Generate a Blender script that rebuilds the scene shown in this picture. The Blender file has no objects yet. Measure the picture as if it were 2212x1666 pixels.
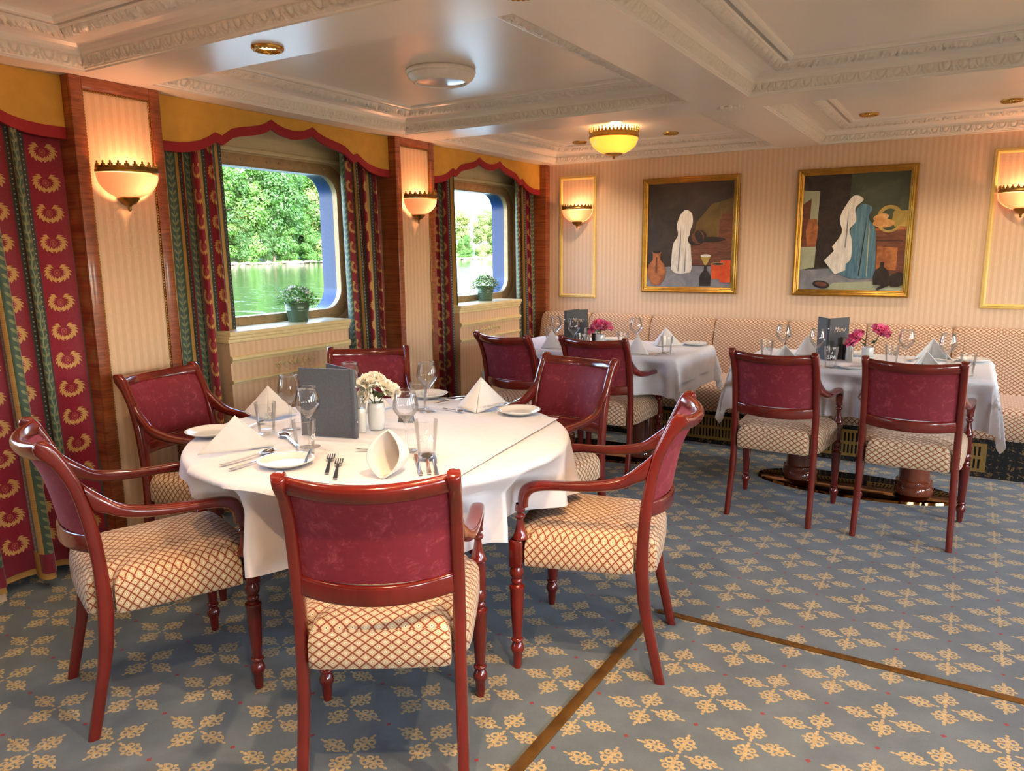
import bpy, bmesh, math, random
import numpy as np
from mathutils import Vector, Matrix, Euler
PI = math.pi
rnd = random.Random(7)
sc = bpy.context.scene
COL = sc.collection

# ------------------------------------------------------------------ colours
def lin(v):
    v /= 255.0
    return v / 12.92 if v <= 0.04045 else ((v + 0.055) / 1.055) ** 2.4
def C(r, g, b): return (lin(r), lin(g), lin(b), 1.0)

# ------------------------------------------------------------------ node expressions
class E:
    def __init__(s, nt, k): s.nt, s.k = nt, k
    def _n(s, op, a, b=None, c=None):
        n = s.nt.nodes.new('ShaderNodeMath'); n.operation = op
        for i, x in enumerate((a, b, c)):
            if x is None: continue
            if isinstance(x, E): s.nt.links.new(x.k, n.inputs[i])
            else: n.inputs[i].default_value = float(x)
        return E(s.nt, n.outputs[0])
    def __add__(s, o): return s._n('ADD', s, o)
    def __radd__(s, o): return s._n('ADD', o, s)
    def __sub__(s, o): return s._n('SUBTRACT', s, o)
    def __rsub__(s, o): return s._n('SUBTRACT', o, s)
    def __mul__(s, o): return s._n('MULTIPLY', s, o)
    def __rmul__(s, o): return s._n('MULTIPLY', o, s)
    def __truediv__(s, o): return s._n('DIVIDE', s, o)
    def __lt__(s, o): return s._n('LESS_THAN', s, o)
    def __gt__(s, o): return s._n('GREATER_THAN', s, o)
    def abs(s): return s._n('ABSOLUTE', s)
    def round(s): return s._n('ROUND', s)
    def fract(s): return s._n('FRACT', s)
    def sin(s): return s._n('SINE', s)
    def cos(s): return s._n('COSINE', s)
    def sqrt(s): return s._n('SQRT', s)
    def max(s, o): return s._n('MAXIMUM', s, o)
    def min(s, o): return s._n('MINIMUM', s, o)
    def atan2(s, o): return s._n('ARCTAN2', s, o)
    def cl(s):
        r = s._n('ADD', s, 0.0); r.k.node.use_clamp = True; return r
    def inv(s): return 1.0 - s
    def step(s, e0, e1):
        n = s.nt.nodes.new('ShaderNodeMapRange'); n.interpolation_type = 'SMOOTHSTEP'
        s.nt.links.new(s.k, n.inputs[0]); n.inputs[1].default_value = e0; n.inputs[2].default_value = e1
        return E(s.nt, n.outputs[0])

class Mat:
    def __init__(s, name):
        s.m = bpy.data.materials.new(name); s.m.use_nodes = True
        s.nt = s.m.node_tree; s.nt.nodes.clear()
        s.out = s.nt.nodes.new('ShaderNodeOutputMaterial')
        s.p = s.nt.nodes.new('ShaderNodeBsdfPrincipled')
        s.nt.links.new(s.p.outputs[0], s.out.inputs[0])
    def tex(s, kind='Object'):
        n = s.nt.nodes.new('ShaderNodeTexCoord'); return n.outputs[kind]
    def xyz(s, kind='Object'):
        n = s.nt.nodes.new('ShaderNodeSeparateXYZ'); s.nt.links.new(s.tex(kind), n.inputs[0])
        return [E(s.nt, n.outputs[i]) for i in range(3)]
    def sep(s, sock):
        n = s.nt.nodes.new('ShaderNodeSeparateXYZ'); s.nt.links.new(sock, n.inputs[0])
        return [E(s.nt, n.outputs[i]) for i in range(3)]
    def comb(s, x, y, z):
        n = s.nt.nodes.new('ShaderNodeCombineXYZ')
        for i, v in enumerate((x, y, z)):
            if isinstance(v, E): s.nt.links.new(v.k, n.inputs[i])
            else: n.inputs[i].default_value = v
        return n.outputs[0]
    def noise(s, scale, detail=3.0, rough=0.55, vec=None, stretch=None, kind='Object', dist=0.0):
        n = s.nt.nodes.new('ShaderNodeTexNoise'); n.inputs['Scale'].default_value = scale
        n.inputs['Detail'].default_value = detail; n.inputs['Roughness'].default_value = rough
        n.inputs['Distortion'].default_value = dist
        if vec is None: vec = s.tex(kind)
        if stretch:
            mp = s.nt.nodes.new('ShaderNodeMapping'); mp.inputs['Scale'].default_value = stretch
            s.nt.links.new(vec, mp.inputs[0]); vec = mp.outputs[0]
        s.nt.links.new(vec, n.inputs['Vector'])
        return E(s.nt, n.outputs[0])
    def mix(s, f, a, b):
        n = s.nt.nodes.new('ShaderNodeMix'); n.data_type = 'RGBA'
        if isinstance(f, E): s.nt.links.new(f.k, n.inputs[0])
        else: n.inputs[0].default_value = f
        for x, i in ((a, 6), (b, 7)):
            if isinstance(x, tuple): n.inputs[i].default_value = x
            else: s.nt.links.new(x, n.inputs[i])
        return n.outputs[2]
    def put(s, name, v):
        i = s.p.inputs[name]
        if isinstance(v, E): s.nt.links.new(v.k, i)
        elif hasattr(v, 'is_linked') or isinstance(v, bpy.types.NodeSocket): s.nt.links.new(v, i)
        else: i.default_value = v
        return s
    def bump(s, h, strength=0.3, dist=0.01):
        n = s.nt.nodes.new('ShaderNodeBump'); n.inputs['Strength'].default_value = strength
        n.inputs['Distance'].default_value = dist
        s.nt.links.new(h.k, n.inputs['Height']); s.nt.links.new(n.outputs[0], s.p.inputs['Normal'])
        return s
    def set(s, **kw):
        for k, v in kw.items(): s.put(k.replace('_', ' '), v)
        return s

def flat(name, col, rough=0.5, var=0.06, scale=30.0, **kw):
    """one colour with a little uneven tone"""
    m = Mat(name); n = m.noise(scale, 4.0)
    d = tuple(max(0.0, c * (1 - var)) for c in col[:3]) + (1.0,)
    l = tuple(min(1.0, c * (1 + var)) for c in col[:3]) + (1.0,)
    m.put('Base Color', m.mix(n.step(0.3, 0.7), d, l)); m.put('Roughness', rough)
    m.set(**kw)
    return m.m

def wood(name, dark, light, stretch=(6, 6, 60), rough=0.22, coat=0.5):
    m = Mat(name); n = m.noise(1.0, 5.0, 0.6, stretch=stretch, dist=0.6); w = m.noise(9.0, 2.0)
    m.put('Base Color', m.mix((n * 0.75 + w * 0.25).step(0.3, 0.7), dark, light))
    m.set(Roughness=rough, Coat_Weight=coat, Coat_Roughness=0.08, Specular_IOR_Level=0.5)
    return m.m

def pattern_box(m):
    """planar coordinates picked by the facing of the surface, in metres"""
    x, y, z = m.xyz('Object'); nx, ny, nz = [k.abs() for k in m.sep(m.tex('Normal'))]
    top = nz > 0.62; side = (nx > ny) * (1.0 - top); fr = (1.0 - top) * (1.0 - side)
    dz = 0.464 - z; gx = (x > 0.0) * 2.0 - 1.0; gy = (y > 0.0) * 2.0 - 1.0
    p = x + gx * dz * side
    q = y + gy * dz * fr
    return p, q

def upholstery(name, field, line, scale=1.0):
    m = Mat(name); p, q = pattern_box(m)
    a = p * (1 / (0.033 * scale)); b = q * (1 / (0.027 * scale))
    s = (a + b).fract() - 0.5; t = (a - b).fract() - 0.5
    sa, ta = s.abs(), t.abs()
    ln = (sa.max(ta)).step(0.39, 0.43)
    mx = sa.max(ta)
    ring = (mx < 0.135) * (mx > 0.055); dot = mx < 0.055
    n = m.noise(220.0, 2.0); big = m.noise(6.0, 2.0)
    fc = m.mix(n.step(0.3, 0.7), tuple(c * 0.86 for c in field[:3]) + (1,), field)
    lc = m.mix(n.step(0.3, 0.7), tuple(c * 0.75 for c in line[:3]) + (1,), line)
    c = m.mix(ln, fc, lc)
    c = m.mix(ring, c, C(238, 228, 206)); c = m.mix(dot, c, C(58, 42, 34))
    m.put('Base Color', c); m.set(Roughness=0.85, Sheen_Weight=0.15)
    m.bump(n * 0.5 + ln * 0.5, 0.25, 0.002)
    return m.m

def carpet():
    m = Mat('carpet'); x, y, z = m.xyz('Object')
    sx, sy = 0.1588, 0.1558
    i = (x - 2.66) / sx; j = (y + 3.678) / sy
    a = (i + j) * 0.5; b = (i - j) * 0.5
    a1 = a - a.round(); b1 = b - b.round()
    rx = (a1 + b1) * sx; ry = (a1 - b1) * sy
    red = ((rx.abs() / 0.0085) + (ry.abs() / 0.0085)) < 1.0
    a2 = (a - 0.5) - (a - 0.5).round(); b2 = (b - 0.5) - (b - 0.5).round()
    cx = (a2 + b2) * sx; cy = (a2 - b2) * sy
    H = (cx.abs() / 0.0705) > (cy.abs() / 0.0505); V = 1.0 - H
    hu = cx.abs() - 0.0705; hv = cy
    vu = cy.abs() - 0.0505; vv = cx
    u = hu * H + vu * V; v = hv * H + vv * V
    la = 0.043 * H + 0.037 * V; lb = 0.031 * H + 0.039 * V
    sg = (u > 0.0) * 2.0 - 1.0
    U = u.abs() / la; W = v * sg / lb
    def ring(cu, cv, r, th): return ((((U - cu) * (U - cu) + (W - cv) * (W - cv)).sqrt() - r).abs()) < th
    def disc(cu, cv, ru, rv): return (((U - cu) / ru) * ((U - cu) / ru) + ((W - cv) / rv) * ((W - cv) / rv)) < 1.0
    mot = ring(0.37, 0.36, 0.24, 0.095).max(ring(0.36, -0.40, 0.20, 0.09)).max(disc(0.0, 0.0, 0.62, 0.15)).max(disc(0.80, 0.0, 0.19, 0.17))
    mot = mot.max(disc(0.0, 0.76, 0.15, 0.20)).max(disc(0.0, -0.76, 0.15, 0.20)).max(disc(0.70, 0.34, 0.12, 0.14)).max(disc(1.14, 0.0, 0.15, 0.13))
    n = m.noise(420.0, 2.0); n2 = m.noise(5.0, 4.0, 0.6); n3 = m.noise(60.0, 3.0)
    base = m.mix(n2.step(0.3, 0.75), C(86, 100, 108), C(103, 118, 125))
    gold = m.mix(n3.step(0.3, 0.7), C(168, 150, 106), C(190, 171, 124))
    c = m.mix(mot, base, gold); c = m.mix(red, c, C(140, 42, 44))
    c = m.mix(n.step(0.25, 0.8) * 0.22, c, C(52, 56, 58))
    m.put('Base Color', c); m.set(Roughness=0.95, Sheen_Weight=0.2, Sheen_Roughness=0.5, Specular_IOR_Level=0.2)
    m.bump(n + mot * 0.3, 0.5, 0.004)
    return m.m

def wallpaper(name, c0, c1, axis):
    m = Mat(name); k = m.xyz('Object')[axis]
    s = (k * (2 * PI / 0.0375)).sin().step(-0.3, 0.3)
    n = m.noise(90.0, 4.0, 0.6, stretch=(1, 1, 0.35)); n2 = m.noise(2.0, 3.0)
    mid = m.mix(s, c0, c1)
    d = m.mix((n * 0.8 + n2 * 0.2).step(0.3, 0.75) * 0.35, mid, tuple(c * 0.86 for c in c0[:3]) + (1,))
    m.put('Base Color', d); m.set(Roughness=0.42, Specular_IOR_Level=0.4)
    m.bump(n, 0.08, 0.002)
    return m.m

def curtain_cloth():
    m = Mat('curtain_cloth'); n_ = m.nt.nodes.new('ShaderNodeUVMap'); u0, v, _ = m.sep(n_.outputs[0])
    P = 0.245
    u = (u0 / P).fract() * P
    R = 0.106
    isred = u < R
    du = u - R / 2; dv = v - (v / 0.125).round() * 0.125
    r = (du * du + dv * dv).sqrt(); th = du.atan2(dv)
    leaf = ((th.abs() * 2.6 - r * 75.0 + 0.3).fract() - 0.5).abs()
    wre = ((r - 0.031).abs() < (0.0035 + leaf * 0.019)) * (th.abs() > 0.45)
    oval = (du / 0.0095) * (du / 0.0095) + ((dv + 0.002) / 0.014) * ((dv + 0.002) / 0.014)
    lyre = (oval < 1.0) * (1.0 - (oval > 0.2) * (oval < 0.55))
    sp = m.noise(250.0, 2.0)
    redc = m.mix(sp.step(0.3, 0.7), C(124, 14, 38), C(150, 22, 48))
    c = m.mix(wre, redc, C(205, 158, 92)); c = m.mix(lyre * 0.55, c, C(190, 110, 80))
    gold = C(196, 156, 84); grn = C(62, 84, 70); drk = C(58, 66, 62)
    g1 = (u > R + 0.017) * (u < R + 0.037); vin = (u > R + 0.037) * (u < R + 0.096); g2 = (u > R + 0.096) * (u < R + 0.116)
    notred = 1.0 - isred
    c = m.mix(notred, c, drk)
    dt = (((v / 0.02).fract() - 0.5).abs() < 0.14) * ((u - (R + 0.0085)).abs().min((u - (P - 0.0085)).abs()) < 0.0022)
    c = m.mix(dt * notred, c, C(170, 170, 150))
    c = m.mix((g1 + g2).cl(), c, m.mix(((v * 900.0).sin()).step(-1, 1), gold, C(176, 138, 72)))
    w = u - (R + 0.0665); vl = (v / 0.036).fract() * 0.036 - 0.018
    p = w.abs() - 0.011; s1 = p * 0.6 + vl * 0.8; t1 = vl * 0.6 - p * 0.8
    lf = ((s1 / 0.014) * (s1 / 0.014) + (t1 / 0.0055) * (t1 / 0.0055)) < 1.0
    stem = (w - (v * 80.0).sin() * 0.002).abs() < 0.0016
    vc = m.mix(lf.max(stem), grn, C(122, 128, 92))
    c = m.mix(vin, c, vc)
    hem = (v < 0.085) * (1.0 - (v < 0.0)); c = m.mix(hem, c, C(118, 20, 40))
    m.put('Base Color', c); m.set(Roughness=0.55, Sheen_Weight=0.3, Specular_IOR_Level=0.35)
    m.bump(sp, 0.1, 0.001)
    return m.m

def velvet():
    m = Mat('red_velvet'); n = m.noise(26.0, 8.0, 0.8, dist=0.5); n2 = m.noise(60.0, 3.0)
    c = m.mix(n.step(0.50, 0.72), C(124, 26, 42), C(172, 74, 82))
    c = m.mix(n2.step(0.4, 0.8) * 0.3, c, C(100, 16, 32))
    m.put('Base Color', c); m.set(Roughness=0.7, Sheen_Weight=0.35, Sheen_Roughness=0.4)
    m.put('Sheen Tint', C(230, 150, 160))
    return m.m

def thin_glass(name, f=0.08):
    m = Mat(name); nt = m.nt
    t = nt.nodes.new('ShaderNodeBsdfTransparent'); g = nt.nodes.new('ShaderNodeBsdfGlossy'); g.inputs['Roughness'].default_value = 0.02
    x = nt.nodes.new('ShaderNodeMixShader'); x.inputs[0].default_value = f
    nt.links.new(t.outputs[0], x.inputs[1]); nt.links.new(g.outputs[0], x.inputs[2]); nt.links.new(x.outputs[0], m.out.inputs[0])
    nt.nodes.remove(m.p)
    return m.m

def drinking_glass():
    """thin-walled clear glass: see-through with a reflection that grows to the rim"""
    m = Mat('drinking_glass'); nt = m.nt
    t = nt.nodes.new('ShaderNodeBsdfTransparent'); t.inputs[0].default_value = (0.99, 0.993, 0.993, 1)
    g = nt.nodes.new('ShaderNodeBsdfGlossy'); g.inputs['Roughness'].default_value = 0.015
    fr = nt.nodes.new('ShaderNodeLayerWeight'); fr.inputs[0].default_value = 0.28
    f = E(nt, fr.outputs[0]); k = (f * f * 0.55 + 0.035).cl()
    x = nt.nodes.new('ShaderNodeMixShader'); nt.links.new(k.k, x.inputs[0])
    nt.links.new(t.outputs[0], x.inputs[1]); nt.links.new(g.outputs[0], x.inputs[2]); nt.links.new(x.outputs[0], m.out.inputs[0])
    nt.nodes.remove(m.p)
    return m.m

def metal(name, col, rough=0.25, var=0.1):
    return flat(name, col, rough, var, 40.0, Metallic=1.0)

M = {}
M['carpet'] = carpet()
M['paint'] = flat('ceiling_paint', C(240, 234, 224), 0.30, 0.015, 3.0, Specular_IOR_Level=0.5)
M['plaster'] = flat('moulding_paint', C(236, 229, 216), 0.35, 0.03, 60.0)
M['wp_back'] = wallpaper('wallpaper_back', C(220, 188, 156), C(229, 201, 170), 0)
M['wp_side'] = wallpaper('wallpaper_side', C(220, 184, 146), C(229, 196, 160), 1)
M['cream'] = flat('cream_board', C(206, 192, 152), 0.4, 0.03)
M['cream_trim'] = flat('cream_gold_trim', C(226, 207, 154), 0.35, 0.04)
M['cream_gold'] = flat('gilt_panel_trim', C(228, 196, 112), 0.32, 0.05, 30.0)
M['mahog'] = wood('mahogany', C(84, 16, 11), C(122, 30, 18), (5, 5, 1.2), 0.20, 0.7)
M['pillar_wood'] = wood('pillar_veneer', C(112, 50, 26), C(164, 92, 52), (3, 9, 75), 0.3, 0.4)
M['seat'] = upholstery('seat_fabric', C(208, 186, 148), C(142, 68, 42))
M['banq'] = upholstery('banquette_fabric', C(216, 188, 152), C(148, 70, 44))
M['velvet'] = velvet()
M['cloth'] = flat('white_linen', C(224, 224, 228), 0.8, 0.02, 25.0, Sheen_Weight=0.1)
M['napkin'] = flat('napkin_linen', C(222, 219, 214), 0.8, 0.02, 60.0)
M['curtain'] = curtain_cloth()
M['lining'] = flat('curtain_lining', C(190, 146, 74), 0.8)
M['val'] = flat('valance_gold', C(206, 158, 62), 0.7, 0.06, 12.0)
M['valred'] = flat('valance_red', C(150, 26, 36), 0.75, 0.05)
M['gilt'] = flat('gilt_frame', C(158, 118, 48), 0.34, 0.18, 18.0, Metallic=0.75)
M['brass'] = metal('brass', C(190, 146, 72), 0.28, 0.15)
M['oldbrass'] = metal('aged_brass', C(150, 116, 60), 0.38, 0.2)
M['frame'] = flat('window_bronze', C(164, 138, 100), 0.42, 0.12, 20.0, Metallic=0.35)
M['strip'] = flat('floor_brass', C(134, 98, 48), 0.42, 0.25, 14.0, Metallic=0.7)
M['steel'] = metal('cutlery_steel', C(205, 205, 205), 0.12, 0.04)
M['glass'] = drinking_glass()
M['pane'] = thin_glass('window_glass', 0.06)
M['china'] = flat('white_china', C(236, 234, 228), 0.14, 0.01, 10.0, Coat_Weight=0.5)
M['menu'] = flat('grey_menu_board', C(84, 90, 98), 0.6, 0.10, 160.0)
M['menu2'] = flat('dark_menu_board', C(62, 64, 68), 0.55, 0.10, 160.0)
M['gold_ink'] = flat('pale_ink', C(226, 196, 170), 0.4)
M['frost'] = flat('frosted_print', C(225, 228, 230), 0.6, 0.01)
M['hull'] = flat('blue_hull_paint', C(0, 44, 96), 0.35, 0.05)
M['grille'] = flat('grille_brass', C(150, 120, 62), 0.45, 0.12, 30.0, Metallic=0.35)
M['black'] = flat('black_void', C(10, 10, 10), 0.8)
M['bowl'] = None
# ------------------------------------------------------------------ mesh builder
class MB:
    def __init__(s): s.v = []; s.f = []; s.sm = []; s.mi = []; s.uv = []; s.T = Matrix()
    def add(s, vs, fs, smooth=False, mi=0, uv=None):
        o = len(s.v)
        for i, p in enumerate(vs):
            s.v.append(tuple(s.T @ Vector(p))); s.uv.append(uv[i] if uv else (0, 0))
        for f in fs:
            s.f.append([k + o for k in f]); s.sm.append(smooth); s.mi.append(mi)
        return s
    def box(s, x0, x1, y0, y1, z0, z1, bev=0.0, mi=0, seg=2):
        bm = bmesh.new(); bmesh.ops.create_cube(bm, size=1.0)
        for v in bm.verts:
            v.co = Vector(((x0 + x1) / 2 + v.co.x * (x1 - x0), (y0 + y1) / 2 + v.co.y * (y1 - y0), (z0 + z1) / 2 + v.co.z * (z1 - z0)))
        if bev > 0: bmesh.ops.bevel(bm, geom=bm.edges[:], offset=bev, segments=seg, affect='EDGES', profile=0.5)
        s.bm(bm, bev > 0, mi); return s
    def bm(s, bm, smooth=False, mi=0):
        bm.verts.index_update()
        s.add([v.co[:] for v in bm.verts], [[v.index for v in f.verts] for f in bm.faces], smooth, mi); bm.free()
    def lathe(s, prof, n=32, c=(0, 0, 0), mi=0, a0=0.0, a1=2 * PI, sx=1.0, sy=1.0):
        full = abs(a1 - a0 - 2 * PI) < 1e-6; m = n if full else n + 1
        vs = []; fs = []
        for r, z in prof:
            for k in range(m):
                a = a0 + (a1 - a0) * k / n
                vs.append((c[0] + r * sx * math.cos(a), c[1] + r * sy * math.sin(a), c[2] + z))
        for i in range(len(prof) - 1):
            for k in range(n):
                k2 = (k + 1) % m
                fs.append([i * m + k, i * m + k2, (i + 1) * m + k2, (i + 1) * m + k])
        return s.add(vs, fs, True, mi)
    def loft(s, rings, closed=True, caps=True, smooth=True, mi=0, uv=None):
        n = len(rings[0]); vs = [p for r in rings for p in r]; fs = []
        m = n if closed else n - 1
        for i in range(len(rings) - 1):
            for k in range(m):
                k2 = (k + 1) % n
                fs.append([i * n + k, i * n + k2, (i + 1) * n + k2, (i + 1) * n + k])
        if caps and closed:
            fs.append(list(range(n))[::-1]); fs.append([(len(rings) - 1) * n + k for k in range(n)])
        return s.add(vs, fs, smooth, mi, uv)
    def tube(s, pts, r, n=10, mi=0, caps=True, flat=1.0):
        pts = [Vector(p) for p in pts]; rings = []; up = None
        rs = r if isinstance(r, (list, tuple)) else [r] * len(pts)
        for i, p in enumerate(pts):
            t = (pts[min(i + 1, len(pts) - 1)] - pts[max(i - 1, 0)]).normalized()
            if up is None:
                up = Vector((0, 0, 1)) if abs(t.z) < 0.9 else Vector((0, 1, 0))
            a = t.cross(up)
            if a.length < 1e-6: a = t.orthogonal()
            a.normalize(); b = a.cross(t).normalized(); up = b
            rings.append([tuple(p + a * math.cos(2 * PI * k / n) * rs[i] + b * math.sin(2 * PI * k / n) * rs[i] * flat) for k in range(n)])
        return s.loft(rings, True, caps, True, mi)
    def prism(s, out, z0, z1, mi=0, axis='z', smooth=False):
        """outline in two dimensions pushed along the third axis"""
        def P(a, b, c): return {'z': (a, b, c), 'x': (c, a, b), 'y': (a, c, b)}[axis]
        n = len(out); vs = [P(a, b, z0) for a, b in out] + [P(a, b, z1) for a, b in out]
        fs = [[k, (k + 1) % n, n + (k + 1) % n, n + k] for k in range(n)] + [list(range(n))[::-1], [n + k for k in range(n)]]
        return s.add(vs, fs, smooth, mi)
    def grid(s, fn, nu, nv, smooth=True, mi=0, uvf=None):
        vs = []; uv = []
        for i in range(nu + 1):
            for j in range(nv + 1):
                vs.append(fn(i / nu, j / nv)); uv.append(uvf(i / nu, j / nv) if uvf else (i / nu, j / nv))
        fs = [[i * (nv + 1) + j, (i + 1) * (nv + 1) + j, (i + 1) * (nv + 1) + j + 1, i * (nv + 1) + j + 1] for i in range(nu) for j in range(nv)]
        return s.add(vs, fs, smooth, mi, uv)
    def ball(s, c, rx, ry=None, rz=None, n=12, mi=0):
        ry = ry or rx; rz = rz or rx; rings = []
        for i in range(n // 2 + 1):
            a = -PI / 2 + PI * i / (n // 2); q = max(math.cos(a), 0.02)
            rings.append([(c[0] + rx * q * math.cos(2 * PI * k / n), c[1] + ry * q * math.sin(2 * PI * k / n), c[2] + rz * math.sin(a)) for k in range(n)])
        return s.loft(rings, True, True, True, mi)
    def build(s, name, mats, parent=None, loc=(0, 0, 0), rz=0.0, sharp=40, recalc=True):
        me = bpy.data.meshes.new(name); me.from_pydata(s.v, [], s.f)
        if not isinstance(mats, (list, tuple)): mats = [mats]
        for m in mats: me.materials.append(m)
        me.polygons.foreach_set('use_smooth', s.sm); me.polygons.foreach_set('material_index', s.mi)
        if any(u != (0, 0) for u in s.uv):
            l = me.uv_layers.new(name='UVMap'); ix = [0] * len(me.loops); me.loops.foreach_get('vertex_index', ix)
            l.data.foreach_set('uv', [c for k in ix for c in s.uv[k]])
        me.update()
        if recalc:
            bm = bmesh.new(); bm.from_mesh(me); bmesh.ops.recalc_face_normals(bm, faces=bm.faces[:]); bm.to_mesh(me); bm.free()
        if sharp: me.set_sharp_from_angle(angle=math.radians(sharp))
        o = bpy.data.objects.new(name, me); COL.objects.link(o)
        o.location = loc; o.rotation_euler = (0, 0, rz)
        if parent is not None: o.parent = parent
        return o

def tag(o, label, cat, group=None, kind=None):
    o['label'] = label; o['category'] = cat
    if group: o['group'] = group
    if kind: o['kind'] = kind
    return o
def thing(name, label, cat, loc=(0, 0, 0), rz=0.0, group=None):
    o = bpy.data.objects.new(name, None); COL.objects.link(o); o.empty_display_size = 0.05
    o.location = loc; o.rotation_euler = (0, 0, rz)
    return tag(o, label, cat, group)
KIDS = {}
def dup(root, loc, rz, label):
    r = root.copy(); COL.objects.link(r); r.location = loc; r.rotation_euler = (0, 0, rz); r['label'] = label
    def rec(a, b):
        for ch in list(a.children):
            c = ch.copy(); COL.objects.link(c); c.parent = b; rec(ch, c)
    rec(root, r); return r
def struct(o, parent=None):
    o['kind'] = 'structure'
    return o
def smooth_curve(pts, n):
    """Catmull-Rom through points"""
    P = [Vector(p) for p in pts]; out = []
    for i in range(len(P) - 1):
        p0, p1, p2, p3 = P[max(i - 1, 0)], P[i], P[i + 1], P[min(i + 2, len(P) - 1)]
        for k in range(n):
            t = k / n
            out.append(0.5 * ((2 * p1) + (p2 - p0) * t + (2 * p0 - 5 * p1 + 4 * p2 - p3) * t * t + (3 * p1 - p0 - 3 * p2 + p3) * t ** 3))
    out.append(P[-1]); return out
def rrect(y0, y1, z0, z1, r, n=8):
    o = []
    for cy, cz, a0 in ((y1 - r, z1 - r, 0), (y0 + r, z1 - r, PI / 2), (y0 + r, z0 + r, PI), (y1 - r, z0 + r, 1.5 * PI)):
        for k in range(n + 1):
            a = a0 + PI / 2 * k / n; o.append((cy + r * math.cos(a), cz + r * math.sin(a)))
    return o
def text_mesh(body, size, shear=0.0, bold=0.0):
    cu = bpy.data.curves.new('t', 'FONT'); cu.body = body; cu.size = size; cu.align_x = 'CENTER'; cu.align_y = 'CENTER'
    cu.shear = shear; cu.offset = bold; cu.resolution_u = 3
    ob = bpy.data.objects.new('t', cu); COL.objects.link(ob)
    dg = bpy.context.evaluated_depsgraph_get(); dg.update()
    me = bpy.data.meshes.new_from_object(ob.evaluated_get(dg))
    vs = [v.co[:] for v in me.vertices]; fs = [list(p.vertices) for p in me.polygons]
    bpy.data.objects.remove(ob); bpy.data.curves.remove(cu); bpy.data.meshes.remove(me)
    return vs, fs

# ------------------------------------------------------------------ camera
W_PX = 2212.0
cam_d = bpy.data.cameras.new('camera'); cam = bpy.data.objects.new('camera', cam_d); COL.objects.link(cam)
yaw, pitch, roll, FPX = 0.546807581, 0.177313563, -0.00843361324, 1622.53726
cyw, syw, cp, sp_ = math.cos(yaw), math.sin(yaw), math.cos(pitch), math.sin(pitch)
f0 = Vector((-syw, cyw, 0)); r0 = Vector((cyw, syw, 0)); u0 = Vector((0, 0, 1))
fw = f0 * cp - u0 * sp_; up = u0 * cp + f0 * sp_
r3 = r0 * math.cos(roll) + up * math.sin(roll); u3 = -r0 * math.sin(roll) + up * math.cos(roll)
cam.matrix_world = Matrix(((r3.x, u3.x, -fw.x, 3.25451510), (r3.y, u3.y, -fw.y, -6.00804522), (r3.z, u3.z, -fw.z, 1.40), (0, 0, 0, 1)))
cam_d.sensor_width = 36.0; cam_d.lens = FPX / W_PX * 36.0; cam_d.clip_start = 0.05; cam_d.clip_end = 2000
sc.camera = cam

# ------------------------------------------------------------------ room shell
RX, RY = 6.35, -8.0            # room: X 0..RX, Y RY..0
ZB, ZP = 2.135, 2.247          # underside of the beams, coffer panels
NX = -0.27                     # face of the window bays between the pillars
BAYS = [(-1.68, -0.075), (-3.75, -2.09), (-5.82, -4.16), (-7.89, -6.23)]
WCS = [-0.845, -2.925, -4.99, -7.06]        # window centres
PXF = -0.03                                  # face of the boxed panels under the sills
PIL = [(-2.09, -1.68), (-4.16, -3.75), (-6.23, -5.82)]

fl = MB(); fl.add([(NX, RY, 0), (RX, RY, 0), (RX, 0, 0), (NX, 0, 0)], [[0, 1, 2, 3]])
fl.box(NX - 0.15, RX + 0.15, RY - 0.15, 0.15, -0.1, -0.002)
struct(fl.build('floor', M['carpet']))
wb = MB(); wb.box(-0.3, RX + 0.12, 0.0, 0.12, 0, 2.4); struct(wb.build('wall_back', M['wp_back']))
wf = MB(); wf.box(-0.3, RX + 0.12, RY - 0.12, RY, 0, 2.4); struct(wf.build('wall_front', M['wp_back']))

# window wall: per bay a lower papered board and an upper cream board with a rounded window hole
WZ0, WZ1 = 1.045, 1.875
def hole_plate(mb, x, y0, y1, z0, z1, hole, mi=0):
    """flat board in a plane of constant x with a hole, made of fans to the outer rectangle"""
    cy = sum(p[0] for p in hole) / len(hole); cz = sum(p[1] for p in hole) / len(hole)
    out = []
    for (py, pz) in hole:
        dy, dz = py - cy, pz - cz
        t = min([((y1 - cy) / dy if dy > 1e-9 else (y0 - cy) / dy if dy < -1e-9 else 1e9), ((z1 - cz) / dz if dz > 1e-9 else (z0 - cz) / dz if dz < -1e-9 else 1e9)])
        out.append((cy + dy * t, cz + dz * t))
    # snap the nearest ray to each rectangle corner
    for c in ((y0, z0), (y1, z0), (y0, z1), (y1, z1)):
        k = min(range(len(out)), key=lambda i: (out[i][0] - c[0]) ** 2 + (out[i][1] - c[1]) ** 2); out[k] = c
    n = len(hole)
    mb.add([(x, a, b) for a, b in hole] + [(x, a, b) for a, b in out], [[k, (k + 1) % n, n + (k + 1) % n, n + k] for k in range(n)], False, mi)

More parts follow.
